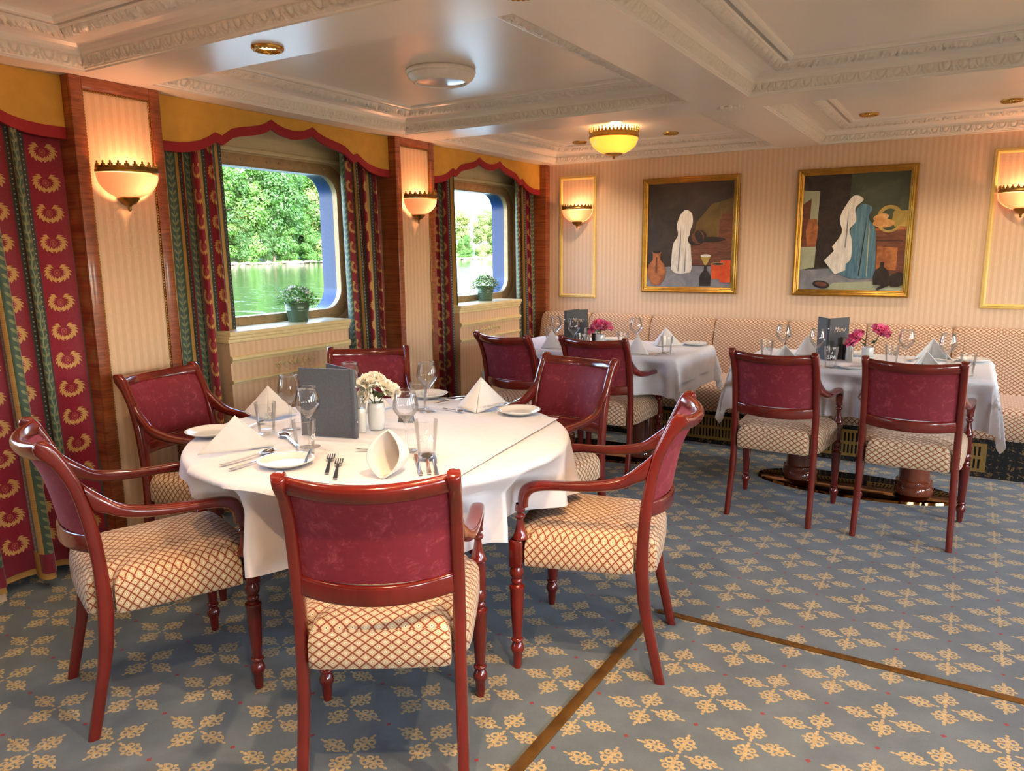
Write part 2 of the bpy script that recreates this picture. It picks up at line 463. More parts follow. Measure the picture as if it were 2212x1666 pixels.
wl = MB()
HULL = NX - 0.16
for (y0, y1), yc in zip(BAYS, WCS):
    hole = rrect(yc - 0.572, yc + 0.572, WZ0 - 0.01, WZ1 + 0.01, 0.14)
    hole_plate(wl, NX, y0 - 0.21, y1 + 0.21, 0.97, 2.4, hole, 1)
    wl.add([(NX, y0 - 0.21, 0), (NX, y1 + 0.21, 0), (NX, y1 + 0.21, 0.97), (NX, y0 - 0.21, 0.97)], [[0, 1, 2, 3]], False, 0)
    hole_plate(wl, HULL, y0 - 0.21, y1 + 0.21, -0.2, 2.6, hole, 2)
    n = len(hole)
    wl.box(NX, PXF, max(yc - 0.52, y0), yc + 0.365, 0, 0.962)
    wl.add([(NX - 0.02, a, b) for a, b in hole] + [(HULL, a, b) for a, b in hole], [[k, (k + 1) % n, n + (k + 1) % n, n + k] for k in range(n)], True, 2)
struct(wl.build('wall_left', [M['wp_side'], M['cream'], M['hull']], recalc=False))
wr = MB()
for (y0, y1) in BAYS:
    yc = (y0 + y1) / 2; hole = rrect(yc - 0.5, yc + 0.5, WZ0, WZ1, 0.14)
    hole_plate(wr, RX, y0 - 0.21, y1 + 0.21, 0.97, 2.4, hole, 0)
    wr.add([(RX, y0 - 0.21, 0), (RX, y1 + 0.21, 0), (RX, y1 + 0.21, 0.97), (RX, y0 - 0.21, 0.97)], [[0, 1, 2, 3]])
struct(wr.build('wall_right', M['wp_side'], recalc=False))

# windows: bronze ring with bolts, pane, sill
for i, (y0, y1) in enumerate(BAYS):
    yc = WCS[i]
    w = MB(); N = 10
    ins = rrect(yc - 0.56, yc + 0.56, WZ0, WZ1, 0.13, N); out = rrect(yc - 0.645, yc + 0.645, WZ0 - 0.07, WZ1 + 0.065, 0.185, N)
    mid = rrect(yc - 0.572, yc + 0.572, WZ0 - 0.012, WZ1 + 0.012, 0.14, N)
    w.loft([[(NX + 0.002, a, b) for a, b in out], [(NX + 0.014, a, b) for a, b in out], [(NX + 0.016, a, b) for a, b in mid], [(NX + 0.008, a, b) for a, b in ins], [(NX - 0.03, a, b) for a, b in ins]], True, False, True)
    ring = rrect(yc - 0.610, yc + 0.610, WZ0 - 0.04, WZ1 + 0.038, 0.16, 2)
    P = [Vector(p) for p in ring] + [Vector(ring[0])]
    for k in range(len(P) - 1):
        m_ = max(1, int((P[k + 1] - P[k]).length / 0.085))
        for q in range(m_):
            p = P[k].lerp(P[k + 1], q / m_); w.ball((NX + 0.016, p[0], p[1]), 0.004, 0.007, 0.007, 8)
    fr = struct(w.build('window_%d' % (i + 1), M['frame']))
    pn = MB(); n = len(ins); pn.add([(NX - 0.02, a, b) for a, b in ins], [list(range(n))])
    pn.build('pane', M['pane'], fr)
    if i < 3:
        q0, q1 = max(yc - 0.53, y0), yc + 0.372
        s_ = MB(); s_.box(NX, -0.006, q0, q1, 0.972, 0.997, 0.006); s_.box(NX, -0.014, q0, q1, 0.955, 0.975, 0.006); s_.box(NX, -0.022, q0, q1, 0.935, 0.958, 0.006)
        s_.build('window_sill', M['cream_trim'], fr)
        t_ = MB(); t_.box(NX, NX + 0.018, y0, y1, WZ1 + 0.075, WZ1 + 0.10, 0.006); t_.build('window_head', M['cream'], fr)

# chair rails under the windows, with a carved scroll between them
def scroll_ornament(L):
    o = MB()
    for sgn in (-1, 1):
        for (c0, r0, tn) in ((0.030, 0.016, 1.35), (0.075, 0.013, 1.3), (0.112, 0.009, 1.2)):
            pts = []
            for k in range(16):
                a = k / 15 * 2 * PI * tn; r = r0 * (1 - 0.75 * k / 15)
                pts.append((0.004, sgn * (c0 + r * math.cos(a)), r * math.sin(a)))
            o.tube(pts, [0.0055 * (1 - 0.5 * k / 15) for k in range(16)], 6)
        for k in range(7):
            y = 0.02 + k * 0.018; o.ball((0.003, sgn * y, -0.012 + 0.018 * math.sin(k * 2.1)), 0.004, 0.010, 0.005, 8)
        o.ball((0.003, sgn * 0.138, 0.004), 0.004, 0.014, 0.005, 8)
    o.ball((0.004, 0, 0), 0.007, 0.013, 0.017, 10); o.ball((0.003, 0, 0.02), 0.005, 0.008, 0.008, 8)
    return o
tn = 1
for (y0, y1) in BAYS[:3]:
    t = MB(); yc = WCS[BAYS.index((y0, y1))]; q0, q1 = max(yc - 0.52, y0), yc + 0.365
    for (z, h, d) in ((0.849, 0.036, 0.02), (0.728, 0.022, 0.014)):
        prof = [(0, -h / 2), (d * 0.6, -h / 2), (d * 0.7, -h * 0.2), (d, 0), (d * 0.95, h * 0.3), (d * 0.5, h / 2), (0, h / 2)]
        t.loft([[(PXF + a, y, z + b) for a, b in prof] for y in (q0, q1)], True, True, False)
    struct(t.build('trim_%d' % tn, M['cream_trim'])); tn += 1
for (yc, nm) in ((-3.01, 'second'), (-0.93, 'third')):
    o = scroll_ornament(0.3).build('carved_ornament', M['cream_trim'], loc=(PXF + 0.001, yc, 0.790))
    tag(o, 'gilded carved scroll on the panel below the %s potted plant window' % ('nearer' if nm == 'second' else 'farther'), 'ornament', 'carved scrolls below the windows')

# pillars
for i, (y0, y1) in enumerate(PIL):
    p = MB(); p.box(NX, -0.012, y0, y1, 0, ZB)
    root = struct(p.build('wall_pillar', M['pillar_wood']))
    f = MB(); b = 0.052
    for (a0, a1, z0, z1) in ((y0, y0 + b, 0, ZB), (y1 - b, y1, 0, ZB), (y0 + b, y1 - b, ZB - b, ZB), (y0 + b, y1 - b, 0, 0.10)):
        f.box(-0.012, 0.004, a0, a1, z0, z1, 0.004)
    f.build('pillar_frame', M['pillar_wood'], root)
    q = MB(); q.add([(-0.009, y0 + b, 0.10), (-0.009, y1 - b, 0.10), (-0.009, y1 - b, ZB - b), (-0.009, y0 + b, ZB - b)], [[0, 1, 2, 3]])
    q.build('pillar_paper', M['wp_side'], root)
    d = MB(); e = 0.006
    for (a0, a1) in ((y0 + b, y0 + b + e), (y1 - b - e, y1 - b)):
        z = 0.10
        while z < ZB - b - 0.01:
            d.ball((-0.004, (a0 + a1) / 2, z + 0.006), 0.005, 0.0045, 0.007, 6); z += 0.0125
    y = y0 + b
    while y < y1 - b:
        d.ball((-0.004, y + 0.006, ZB - b - 0.004), 0.005, 0.007, 0.0045, 6); y += 0.0125
    d.build('pillar_beading', M['oldbrass'], root)
t = MB(); t.box(NX, 0.006, -0.075, 0.0, 0, ZB, 0.004); struct(t.build('trim_%d' % tn, M['pillar_wood'])); tn += 1

# ------------------------------------------------------------------ ceiling: beams and coffers
CXS = [(0.08, 1.95), (2.24, 4.11), (4.40, 6.27)]; CYS = [(-1.79, -0.05), (-3.84, -2.08), (-5.90, -4.13), (-7.96, -6.19)]
PROF = [(0.0, ZB), (0.0, ZB + 0.006), (0.010, ZB + 0.008), (0.011, ZB + 0.013),       # fillet
        (0.028, ZB + 0.053),                                                          # egg band ends (index 4)
        (0.031, ZB + 0.056), (0.034, ZB + 0.066), (0.044, ZB + 0.078), (0.062, ZB + 0.088), (0.09, ZB + 0.094), (0.125, ZB + 0.096), (0.146, ZB + 0.092),
        (0.152, ZB + 0.078), (0.200, ZB + 0.092),                                     # leaf band (12 -> 13)
        (0.206, ZB + 0.092), (0.212, ZB + 0.097), (0.213, ZB + 0.125), (0.226, ZB + 0.125), (0.227, ZB + 0.098), (0.236, ZB + 0.094), (0.248, ZB + 0.098), (0.250, ZP - 0.006), (0.258, ZP)]
EGG, LEAF = 3, 12
cl = MB()
xs = sorted(sum(CXS, ())); ys = sorted(sum(CYS, ()))
ye = [RY] + ys + [0.0]; xe = [NX] + xs + [RX]
for a in range(0, len(xe) - 1):
    if a % 2 == 0:
        cl.add([(xe[a], RY, ZB), (xe[a + 1], RY, ZB), (xe[a + 1], 0, ZB), (xe[a], 0, ZB)], [[0, 1, 2, 3]])
    else:
        for b in range(0, len(ye) - 1, 2):
            cl.add([(xe[a], ye[b], ZB), (xe[a + 1], ye[b], ZB), (xe[a + 1], ye[b + 1], ZB), (xe[a], ye[b + 1], ZB)], [[0, 1, 2, 3]])
def corners(c, d, z):
    (x0, x1), (y0, y1) = c
    return [(x0 + d, y0 + d, z), (x1 - d, y0 + d, z), (x1 - d, y1 - d, z), (x0 + d, y1 - d, z)]
def egg(u, v):
    c = (u / 0.064) % 1.0 - 0.5; h = 0.0
    e = (c / 0.27) ** 2 + ((v - 0.98) / 0.74) ** 2
    if e < 1: h = max(h, 0.011 * math.sqrt(1 - e))
    g = math.sqrt((c / 0.40) ** 2 + ((v - 0.98) / 0.92) ** 2)
    if 0.86 < g < 1.12: h = max(h, 0.0085)
    k = abs(abs(c) - 0.5)
    if k < 0.05 + 0.07 * (1 - v) and v > 0.05 and (k < 0.025 or k > 0.055): h = max(h, 0.008)
    return h * min(1.0, 9 * v, 9 * (1 - v))
def leafr(u, v):
    P = 0.088; c = (u / P) % 1.0 - 0.5; m = int(u / P) % 2; h = 0.001
    r = math.hypot(c / 0.52, (v - 0.05) / 0.98); th = math.atan2(c, v - 0.02)
    if m == 0:
        if r < 1: h += 0.018 * (0.45 + 0.55 * math.cos(th * 9.0) ** 2) * (1 - r ** 4) * (0.4 + 0.6 * r)
    else:
        r2 = math.hypot(c / 0.30, (v - 0.5) / 0.5)
        if r2 < 1: h += 0.018 * math.sqrt(1 - r2) * (0.7 + 0.3 * math.cos(c * 40))
        elif 1.15 < r2 < 1.55: h += 0.012
    h += 0.004 * max(0.0, math.sin(c * 31) * math.sin(v * 9))
    return h * min(1.0, 5 * v, 7 * (1 - v))
VIS = {(0, 1), (0, 0), (1, 0), (1, 1), (0, 2)}
for ci, cx in enumerate(CXS):
    for cj, cy in enumerate(CYS):
        vis = (ci, cj) in VIS
        for i in range(len(PROF) - 1):
            if vis and i in (EGG, LEAF): continue
            A = corners((cx, cy), *PROF[i]); B = corners((cx, cy), *PROF[i + 1])
            sm = 4 < i < 11
            for k in range(4):
                cl.add([A[k], A[(k + 1) % 4], B[(k + 1) % 4], B[k]], [[0, 1, 2, 3]], sm)
        cl.add(corners((cx, cy), *PROF[-1]), [[0, 1, 2, 3]])
        if not vis: continue
        for (i, fn, nv, step) in ((EGG, egg, 9, 0.0045), (LEAF, leafr, 9, 0.0055)):
            t = MB(); A = corners((cx, cy), *PROF[i]); B = corners((cx, cy), *PROF[i + 1])
            ctr = Vector(((cx[0] + cx[1]) / 2, (cy[0] + cy[1]) / 2, 0))
            for k in range(4):
                a0, a1, b0, b1 = (Vector(q) for q in (A[k], A[(k + 1) % 4], B[k], B[(k + 1) % 4]))
                L = (a1 - a0).length; nu = int(L / step)
                nrm = (a1 - a0).cross(b0 - a0).normalized()
                if nrm.z > 0: nrm = -nrm
                t.grid(lambda u, v: tuple(a0.lerp(a1, u).lerp(b0.lerp(b1, u), v) + nrm * fn(abs(u - 0.5) * L, v)), nu, nv, True)
            struct(t.build('trim_%d' % tn, M['plaster'], sharp=0)); tn += 1
cl.add([(NX - .2, RY - .2, 2.45), (RX + .2, RY - .2, 2.45), (RX + .2, 0.2, 2.45), (NX - .2, 0.2, 2.45)], [[0, 1, 2, 3]])
struct(cl.build('ceiling', M['paint'], recalc=False))
# small leaf rosette at the beam crossing
for (bx, by, nm) in ((2.095, -1.88, ''),):
    r = MB()
    for k in range(8):
        a = 2 * PI * k / 8 + 0.2
        for (rr, sz) in ((0.028, 0.014), (0.058, 0.011)):
            r.ball((bx + rr * math.cos(a), by + rr * math.sin(a) * 0.7, ZB - 0.006), sz, sz * 0.8, 0.010, 8)
    r.ball((bx, by, ZB - 0.008), 0.016, 0.016, 0.014, 8)
    tag(r.build('ceiling_rosette', M['plaster']), 'small white plaster leaf rosette where the ceiling beams cross', 'ornament')

# brass floor strips
t = MB(); t.box(2.31, RX - 0.4, -3.38, -3.350, 0, 0.006, 0.002); struct(t.build('trim_%d' % tn, M['strip'])); tn += 1
t = MB(); t.box(2.285, 2.322, -7.2, -3.47, 0, 0.006, 0.002); struct(t.build('trim_%d' % tn, M['strip'])); tn += 1
# ------------------------------------------------------------------ armchair
def ring4(F, B, x, hw, n=16, e=3.2):
    """rounded ring in the plane through front point F and back point B (s,z) and the x axis"""
    cs, cz = (F[0] + B[0]) / 2, (F[1] + B[1]) / 2; hs, hz = (F[0] - B[0]) / 2, (F[1] - B[1]) / 2
    o = []
    for k in range(n):
        a = 2 * PI * k / n; c, s = math.cos(a), math.sin(a)
        cc = math.copysign(abs(c) ** (2 / e), c); ss = math.copysign(abs(s) ** (2 / e), s)
        o.append((x + hw * ss, cs + hs * cc - 0.237, cz + hz * cc))
    return o
LEG = [((.011, 0), (-.022, 0)), ((.030, .08), (-.007, .07)), ((.046, .152), (.008, .14)), ((.062, .22), (.022, .20)), ((.073, .278), (.031, .265)), ((.083, .384), (.040, .375)),
       ((.081, .45), (.041, .447)), ((.078, .516), (.039, .53)), ((.071, .60), (.032, .60)), ((.062, .66), (.023, .665)), ((.050, .72), (.013, .72)), ((.037, .768), (.003, .758)), ((.024, .80), (-.012, .795)),
       ((.006, .841), (-.032, .832)), ((-.008, .872), (-.052, .852)), ((-.022, .893), (-.066, .868)), ((-.036, .904), (-.070, .884)), ((-.050, .904), (-.066, .895))]
ARM = [((.036, .775), (.052, .70)), ((.051, .757), (.060, .684)), ((.086, .726), (.086, .674)), ((.121, .700), (.116, .661)), ((.163, .686), (.158, .650)), ((.237, .674), (.236, .642)), ((.317, .670), (.316, .641)),
       ((.380, .669), (.376, .637)), ((.420, .664), (.408, .628)), ((.446, .650), (.424, .612)), ((.459, .628), (.428, .600)), ((.463, .60), (.430, .586)), ((.462, .578), (.430, .576))]
def chair_parts(root):
    mh = M['mahog']
    # legs: the rear ones run on as the scrolled back posts
    for sx in (-1, 1):
        l = MB(); rings = []
        for i, (F, B) in enumerate(LEG):
            hw = 0.0145 + 0.002 * min(1, i / 6); rings.append(ring4(F, B, sx * (0.201 + 0.006 * (1 - min(1, i / 5))), hw))
        l.loft(rings); l.build('leg', mh, root, sharp=50)
    for sx in (-1, 1):
        l = MB(); x, y = sx * 0.243, 0.233
        l.box(x - 0.0215, x + 0.0215, y - 0.0215, y + 0.0215, 0.366, 0.462, 0.004)
        l.lathe([(.018, .368), (.0225, .356), (.0245, .345), (.0225, .334), (.016, .326), (.0195, .320), (.0205, .315), (.0185, .309), (.016, .305), (.0185, .300), (.021, .298), (.026, .297), (.0265, .290), (.0245, .284),
                 (.0235, .25), (.020, .18), (.0165, .118), (.0155, .110), (.020, .107), (.0215, .102), (.019, .097), (.0145, .093), (.019, .085), (.0235, .074), (.0235, .066), (.019, .056), (.0165, .050), (.0155, .03), (.0125, .003), (.0125, 0), (0.001, 0)], 16, (x, y, 0))
        l.build('leg', mh, root, sharp=50)
    for sx in (-1, 1):
        a = MB(); rings = []
        for i, (F, B) in enumerate(ARM):
            t = i / (len(ARM) - 1); x = 0.202 + 0.041 * (3 * t * t - 2 * t ** 3) + 0.016 * math.sin(PI * t) ** 2
            rings.append(ring4(F, B, sx * x, 0.0135 + 0.006 * math.sin(PI * min(1, max(0, (t - 0.15) / 0.85))) ** 0.7 + 0.002, 16, 2.8))
        # finer rings
        fine = []
        cols = [smooth_curve([r[k] for r in rings], 4) for k in range(16)]
        for i in range(len(cols[0])): fine.append([tuple(c[i]) for c in cols])
        a.loft(fine); a.build('armrest', mh, root, sharp=60)
        p = MB(); x, y = sx * 0.243, 0.2085 + 0.012
        p.lathe([(.0145, .585), (.017, .570), (.0175, .562), (.010, .557), (.0095, .553), (.016, .549), (.0185, .543), (.016, .537), (.0105, .533), (.012, .522), (.0155, .50), (.020, .482), (.0255, .472), (.0255, .466), (.018, .460)], 16, (x, y, 0))
        p.build('arm_support', mh, root, sharp=50)
    def post(z):
        for (F, B), (F2, B2) in zip(LEG[5:], LEG[6:]):
            a, b = (F[1] + B[1]) / 2, (F2[1] + B2[1]) / 2
            if a <= z <= b:
                t = (z - a) / (b - a); return ((F[0] + B[0]) / 2 * (1 - t) + (F2[0] + B2[0]) / 2 * t) - 0.237
        return (LEG[-1][0][0] + LEG[-1][1][0]) / 2 - 0.237
    bow = lambda x: -0.055 * (1 - (x / 0.19) ** 2)
    def bar(nm, z, hy, hz, mat, e=2.6, dy=0.0, tilt=0.0):
        b = MB(); rings = []
        for k in range(17):
            x = -0.19 + 0.38 * k / 16; o = []
            for q in range(14):
                a = 2 * PI * q / 14; c, s = math.cos(a), math.sin(a)
                yy = hy * math.copysign(abs(c) ** (2 / e), c); zz = hz * math.copysign(abs(s) ** (2 / e), s)
                o.append((x, post(z) + bow(x) + dy + yy * math.cos(tilt) - zz * math.sin(tilt), z + bow(x) * 0.16 + yy * math.sin(tilt) + zz * math.cos(tilt)))
            rings.append(o)
        b.loft(rings); return b.build(nm, mat, root, sharp=60)
    bar('top_rail', 0.868, 0.0175, 0.026, mh, 2.2, 0.002, 0.45)
    bar('bottom_rail', 0.585, 0.012, 0.0275, mh, 4.0, -0.004)
    # padded back, buttoned in between the rails
    b = MB(); n = 14; m = 10
    def bp(sgn):
        def fn(u, v):
            x = -0.186 + 0.372 * u; z = 0.608 + 0.250 * v
            ed = min(1, min(u, 1 - u) * 9, min(v, 1 - v) * 7); ed = math.sin(ed * PI / 2)
            return (x, post(z) + bow(x) + (0.004 + (0.018 if sgn > 0 else 0.002) * ed) * sgn, z)
        return fn
    b.grid(bp(1), n, m); b.grid(bp(-1), n, m)
    b.build('backrest', M['velvet'], root, sharp=70)
    # seat cushion
    half = [(0.178, -0.212), (0.181, -0.156), (0.184, -0.151), (0.216, -0.149), (0.2235, -0.13), (0.2295, -0.09), (0.2405, 0.08), (0.2465, 0.205), (0.221, 0.2105), (0.2205, 0.248), (0.20, 0.262), (0.12, 0.272), (0.0, 0.275)]
    back = [(0.0, -0.222), (0.10, -0.220), (0.165, -0.218)]
    outl = [(x, y) for x, y in back + half] + [(-x, y) for x, y in (half[:-1][::-1] + back[1:][::-1])]
    pts = []
    for k in range(len(outl)):
        a, c = Vector(outl[k]), Vector(outl[(k + 1) % len(outl)])
        for q in range(3): pts.append(a.lerp(c, q / 3))
    ctr = Vector((0, 0.03)); rings = []
    for (ins, z) in ((0.02, 0.366), (0.006, 0.367), (0.0, 0.372), (0.0, 0.40), (0.0, 0.432), (0.003, 0.449), (0.010, 0.465), (0.023, 0.478), (0.042, 0.487), (0.075, 0.494), (0.12, 0.499), (0.18, 0.502)):
        o = []
        for p in pts:
            d = (ctr - p); L = d.length; q = p + d * min(ins / L, 0.93)
            o.append((q.x, q.y, z))
        rings.append(o)
    s = MB(); s.loft(rings); s.build('seat', M['seat'], root, sharp=55)

CH = [  # x, y, rotation in degrees, label
    (1.945, -4.520, 33.0, 'red armchair nearest the camera, its back turned towards us at the round table'),
    (1.060, -4.650, -21.3, 'red armchair at the left of the round table, before the full striped curtain'),
    (2.203, -3.694, 104.3, 'red armchair seen side-on at the right of the round table, with a warm-lit orange seat'),
    (1.626, -3.060, 170.7, 'red armchair facing us behind the right side of the round table'),
    (0.692, -3.195, 220.3, 'red armchair behind the grey menu on the round table, below the nearer plant window'),
    (0.470, -3.962, -81.1, 'red armchair with its back to the nearest striped pillar, at the round table'),
    (0.845, -1.826, -8.0, 'red armchair at the corner table, the one nearer the window wall'),
    (1.376, -1.742, 2.0, 'red armchair at the corner table, the one farther from the window wall'),
    (2.446, -1.885, -1.5, 'red armchair at the far right table, on the side nearer the corner table'),
    (3.060, -1.880, 0.0, 'red armchair at the far right table, on the side farther from the corner table'),
]
base = thing('armchair', CH[0][3], 'chair', (CH[0][0], CH[0][1], 0), math.radians(CH[0][2]), 'mahogany armchairs with red velvet backs')
chair_parts(base)
for (x, y, a, lab) in CH[1:]: dup(base, (x, y, 0), math.radians(a), lab)

# ------------------------------------------------------------------ tables
TZ = 0.7455
t = thing('round_table', 'round dining table hidden under a white cloth in the foreground', 'table', (1.46, -3.97, 0))
m_ = MB(); m_.lathe([(0.001, 0.70), (0.53, 0.70), (0.545, 0.712), (0.545, TZ - 0.008), (0.535, TZ), (0.001, TZ)], 64); m_.build('tabletop', M['mahog'], t)
m_ = MB(); m_.lathe([(0.09, 0.70), (0.075, 0.66), (0.06, 0.60), (0.06, 0.10), (0.085, 0.08), (0.095, 0.03)], 32); m_.build('pedestal', M['mahog'], t)
m_ = MB(); m_.lathe([(0.001, 0.03), (0.26, 0.026), (0.30, 0.012), (0.30, 0.0), (0.001, 0.0)], 48); m_.build('base_plate', M['oldbrass'], t)
def rect_table(cx, cy, a, b, cols, label):
    t = thing('dining_table', label, 'table', (cx, cy, 0))
    m = MB(); m.box(-a + 0.02, a - 0.02, -b + 0.09, b - 0.02, 0.70, TZ, 0.008); m.build('tabletop', M['mahog'], t)
    for x in cols:
        m = MB(); m.lathe([(0.11, 0.70), (0.082, 0.66), (0.080, 0.12), (0.084, 0.10), (0.094, 0.095), (0.098, 0.08), (0.096, 0.065), (0.100, 0.06), (0.100, 0.02)], 32, (x, 0, 0)); m.build('pedestal', M['pedestal'], t)
    m = MB(); w = max(abs(x) for x in cols) + 0.24 if len(cols) > 1 else 0.26
    m.lathe([(0.001, 0.022), (0.95, 0.020), (0.985, 0.014), (1.0, 0.0), (0.001, 0.0)], 64, sx=w, sy=0.235)
    m.build('base_plate', M['baseplate'], t)
    return t
M['pedestal'] = wood('pedestal_wood', C(92, 38, 22), C(126, 62, 38), (5, 5, 1.5), 0.12, 0.8)
M['baseplate'] = metal('polished_base_plate', C(120, 84, 50), 0.06, 0.1)
rect_table(2.752, -1.285, 0.625, 0.37, (-0.305, 0.315), 'rectangular twin-pedestal table by the banquette under the larger painting')
rect_table(1.11, -1.285, 0.64, 0.37, (0.0 - 0.31, 0.31), 'rectangular table by the banquette in the window corner')

# cloths ----------------------------------------------------------------
CLZ = TZ + 0.004
def lerp_tab(tab, a):
    for (a0, v0), (a1, v1) in zip(tab, tab[1:]):
        if a0 <= a <= a1:
            t = (a - a0) / (a1 - a0); t = t * t * (3 - 2 * t); return v0 + (v1 - v0) * t
    return tab[-1][1]
DROP = [(-180, .10), (-150, .05), (-130, .05), (-120, .065), (-111, .11), (-103, .17), (-96, .23), (-88, .275), (-78, .295), (-60, .28), (-40, .265), (-25, .262), (-12, .245), (0, .21), (12, .20), (40, .20), (90, .20), (140, .19), (180, .16)]
RT = 0.662
m_ = MB(); NA = 360
# where the front of an armrest stands, the cloth is tucked in behind it
TUCK = []
for (x, y, a, _) in CH[:6]:
    for sx in (-0.243, 0.243):
        for yy in (0.225,):
            q = math.radians(a); X = x + sx * math.cos(q) - yy * math.sin(q) - 1.46; Y = y + sx * math.sin(q) + yy * math.cos(q) + 3.97
            TUCK.append((math.atan2(Y, X), math.hypot(X, Y)))
def push(a, g):
    b = 0.0
    for (ta, tr) in TUCK:
        d = (a - ta + PI) % (2 * PI) - PI
        if tr < RT + 0.09: b = max(b, max(0, g - (tr - 0.045)) * math.exp(-(d / 0.20) ** 4))
    return b
def rcloth(u, v):
    a = 2 * PI * u; deg = math.degrees(a); deg = deg - 360 if deg > 180 else deg
    if v <= 0.5:
        r = RT * (v / 0.5) ** 0.8 if v > 0 else 0.0; z = CLZ + 0.0005 * math.sin(7 * a) * (v / 0.5) ** 3
        return (r * math.cos(a), r * math.sin(a), z)
    t = (v - 0.5) / 0.5; d = lerp_tab(DROP, deg); L = t * (d + 0.02)
    R = 0.018; arc = R * PI / 2
    if L < arc: ro, dz = R * math.sin(L / R), R * (1 - math.cos(L / R))
    else: ro, dz = R, R + (L - arc)
    w = min(1, max(0, (L - 0.02) / 0.2))
    fold = (math.sin(a * 13 + 0.7 * math.sin(a * 3)) + 0.5 * math.sin(a * 29 + 1.0)) * 0.030 * w + 0.018 * w
    g = RT + ro + fold - push(a, RT + ro + fold) * min(1, max(0, (L - 0.03) / 0.07))
    return (g * math.cos(a), g * math.sin(a), CLZ - dz)
m_.grid(rcloth, NA, 44)
o = m_.build('tablecloth', M['cloth'], loc=(1.46, -3.97, 0), sharp=0); tag(o, 'white round cloth hanging in folds around the foreground round table', 'tablecloth', 'white tablecloths')
# square topper, one edge running across the near side
m_ = MB(); rot = math.radians(7.5); tx0, tx1, ty0, ty1 = -0.30, 0.520, -0.70, 0.45
def topper(u, v):
    x, y = tx0 + (tx1 - tx0) * u, ty0 + (ty1 - ty0) * v
    X = x * math.cos(rot) - y * math.sin(rot); Y = x * math.sin(rot) + y * math.cos(rot)
    r = math.hypot(X, Y); z = CLZ + 0.0035 + 0.0014 * math.sin(x * 23 + y * 9) * math.sin(y * 17) - 0.0016 * max(0, 1 - abs(x - 0.12) / 0.012) - 0.0016 * max(0, 1 - abs(y + 0.1) / 0.012)
    if min(u, 1 - u) < 0.012 : z += 0.002
    R1 = RT + 0.012
    if r <= R1: return (X, Y, z)
    a = math.atan2(Y, X); L = r - R1; R = 0.02; arc = R * PI / 2
    if L < arc: ro, dz = R * math.sin(L / R), R * (1 - math.cos(L / R))
    else: ro, dz = R + 0.004, R + (L - arc)
    w = min(1, max(0, (L - 0.02) / 0.18))
    fold = (math.sin(a * 13 + 0.7 * math.sin(a * 3)) + 0.5 * math.sin(a * 29 + 1.0)) * 0.026 * w + 0.022 * w
    g = R1 + ro + fold - push(a, R1 + ro + fold - 0.012) * min(1, max(0, (L - 0.03) / 0.07))
    return (g * math.cos(a), g * math.sin(a), z - dz)
m_.grid(topper, 90, 120)
o = m_.build('tablecloth', M['cloth'], loc=(1.46, -3.97, 0), sharp=0); tag(o, 'square white overlay cloth on the foreground round table with a straight folded edge', 'tablecloth', 'white tablecloths')

def rect_cloth(cx, cy, a, b, ov, lift, label, seed=0.0, flare=0.33, rot=0.0, arms=()):
    m = MB(); A, B = a + ov, b + ov; nu, nv = 110, 80
    # parameter lines crowd at the table edge
    def fn(u, v):
        x = -A + 2 * A * u; y = -B + 2 * B * v
        dx, dy = max(0, abs(x) - a), max(0, abs(y) - b); sx, sy = math.copysign(1, x), math.copysign(1, y)
        z = CLZ + lift + 0.001 * math.sin(x * 14 + seed) * math.sin(y * 19 + seed)
        if dx == 0 and dy == 0: return (x, y, z)
        L = math.hypot(dx, dy); R = 0.016; arc = R * PI / 2
        if L < arc: ro, dz = R * math.sin(L / R), R * (1 - math.cos(L / R))
        else: ro, dz = R + lift * 2, R + (L - arc)
        w = min(1, L / 0.2)
        bx, by = min(abs(x), a), min(abs(y), b)
        if dx > 0 and dy > 0:
            ph = math.atan2(dy, dx); q = math.sin(2 * ph)
            out = flare * q * L * 0.62 + 0.030 * math.sin(ph * 12 + seed) * w * q
            px = bx + ro * math.cos(ph) + out * 0.707; py = by + ro * math.sin(ph) + out * 0.707
            dz *= (1 - 0.07 * q)
        elif dx > 0:
            k = y / b; e = max(0, abs(k) - 0.6) / 0.4
            px = bx + ro + w * (0.010 + 0.010 * math.sin(y * 15 + seed) * (1 - e)); py = by
        else:
            k = x / a; e = max(0, abs(k) - 0.7) / 0.3
            py = by + ro + w * (0.010 + 0.011 * math.sin(x * 13 + seed) * (1 - e)); px = bx
            if y < 0:
                for ax in arms: py -= 0.075 * math.exp(-((x - ax + cx) / 0.085) ** 4) * min(1, max(0, (L - 0.03) / 0.06))
        return (sx * px, sy * py, z - dz)
    m.grid(fn, nu, nv)
    o = m.build('tablecloth', M['cloth'], loc=(cx, cy, 0), rz=rot, sharp=0); return tag(o, label, 'tablecloth', 'white tablecloths')
ARMX = [x + s * 0.243 for (x, y, a, _) in CH[6:] for s in (-1, 1)]
rect_cloth(2.752, -1.285, 0.632, 0.376, 0.275, 0.0, 'long white cloth with pointed hanging corners on the far right table', 0.4, arms=ARMX)
rect_cloth(2.752, -1.285, 0.630, 0.374, 0.13, 0.004, 'short white overlay cloth on top of the far right table', 1.9, 0.25, arms=ARMX)
rect_cloth(1.11, -1.285, 0.648, 0.376, 0.25, 0.0, 'long white cloth with a draped corner on the window corner table', 2.6, arms=ARMX)
rect_cloth(1.11, -1.285, 0.646, 0.374, 0.17, 0.004, 'short white overlay cloth on top of the window corner table', 3.7, 0.30, arms=ARMX)

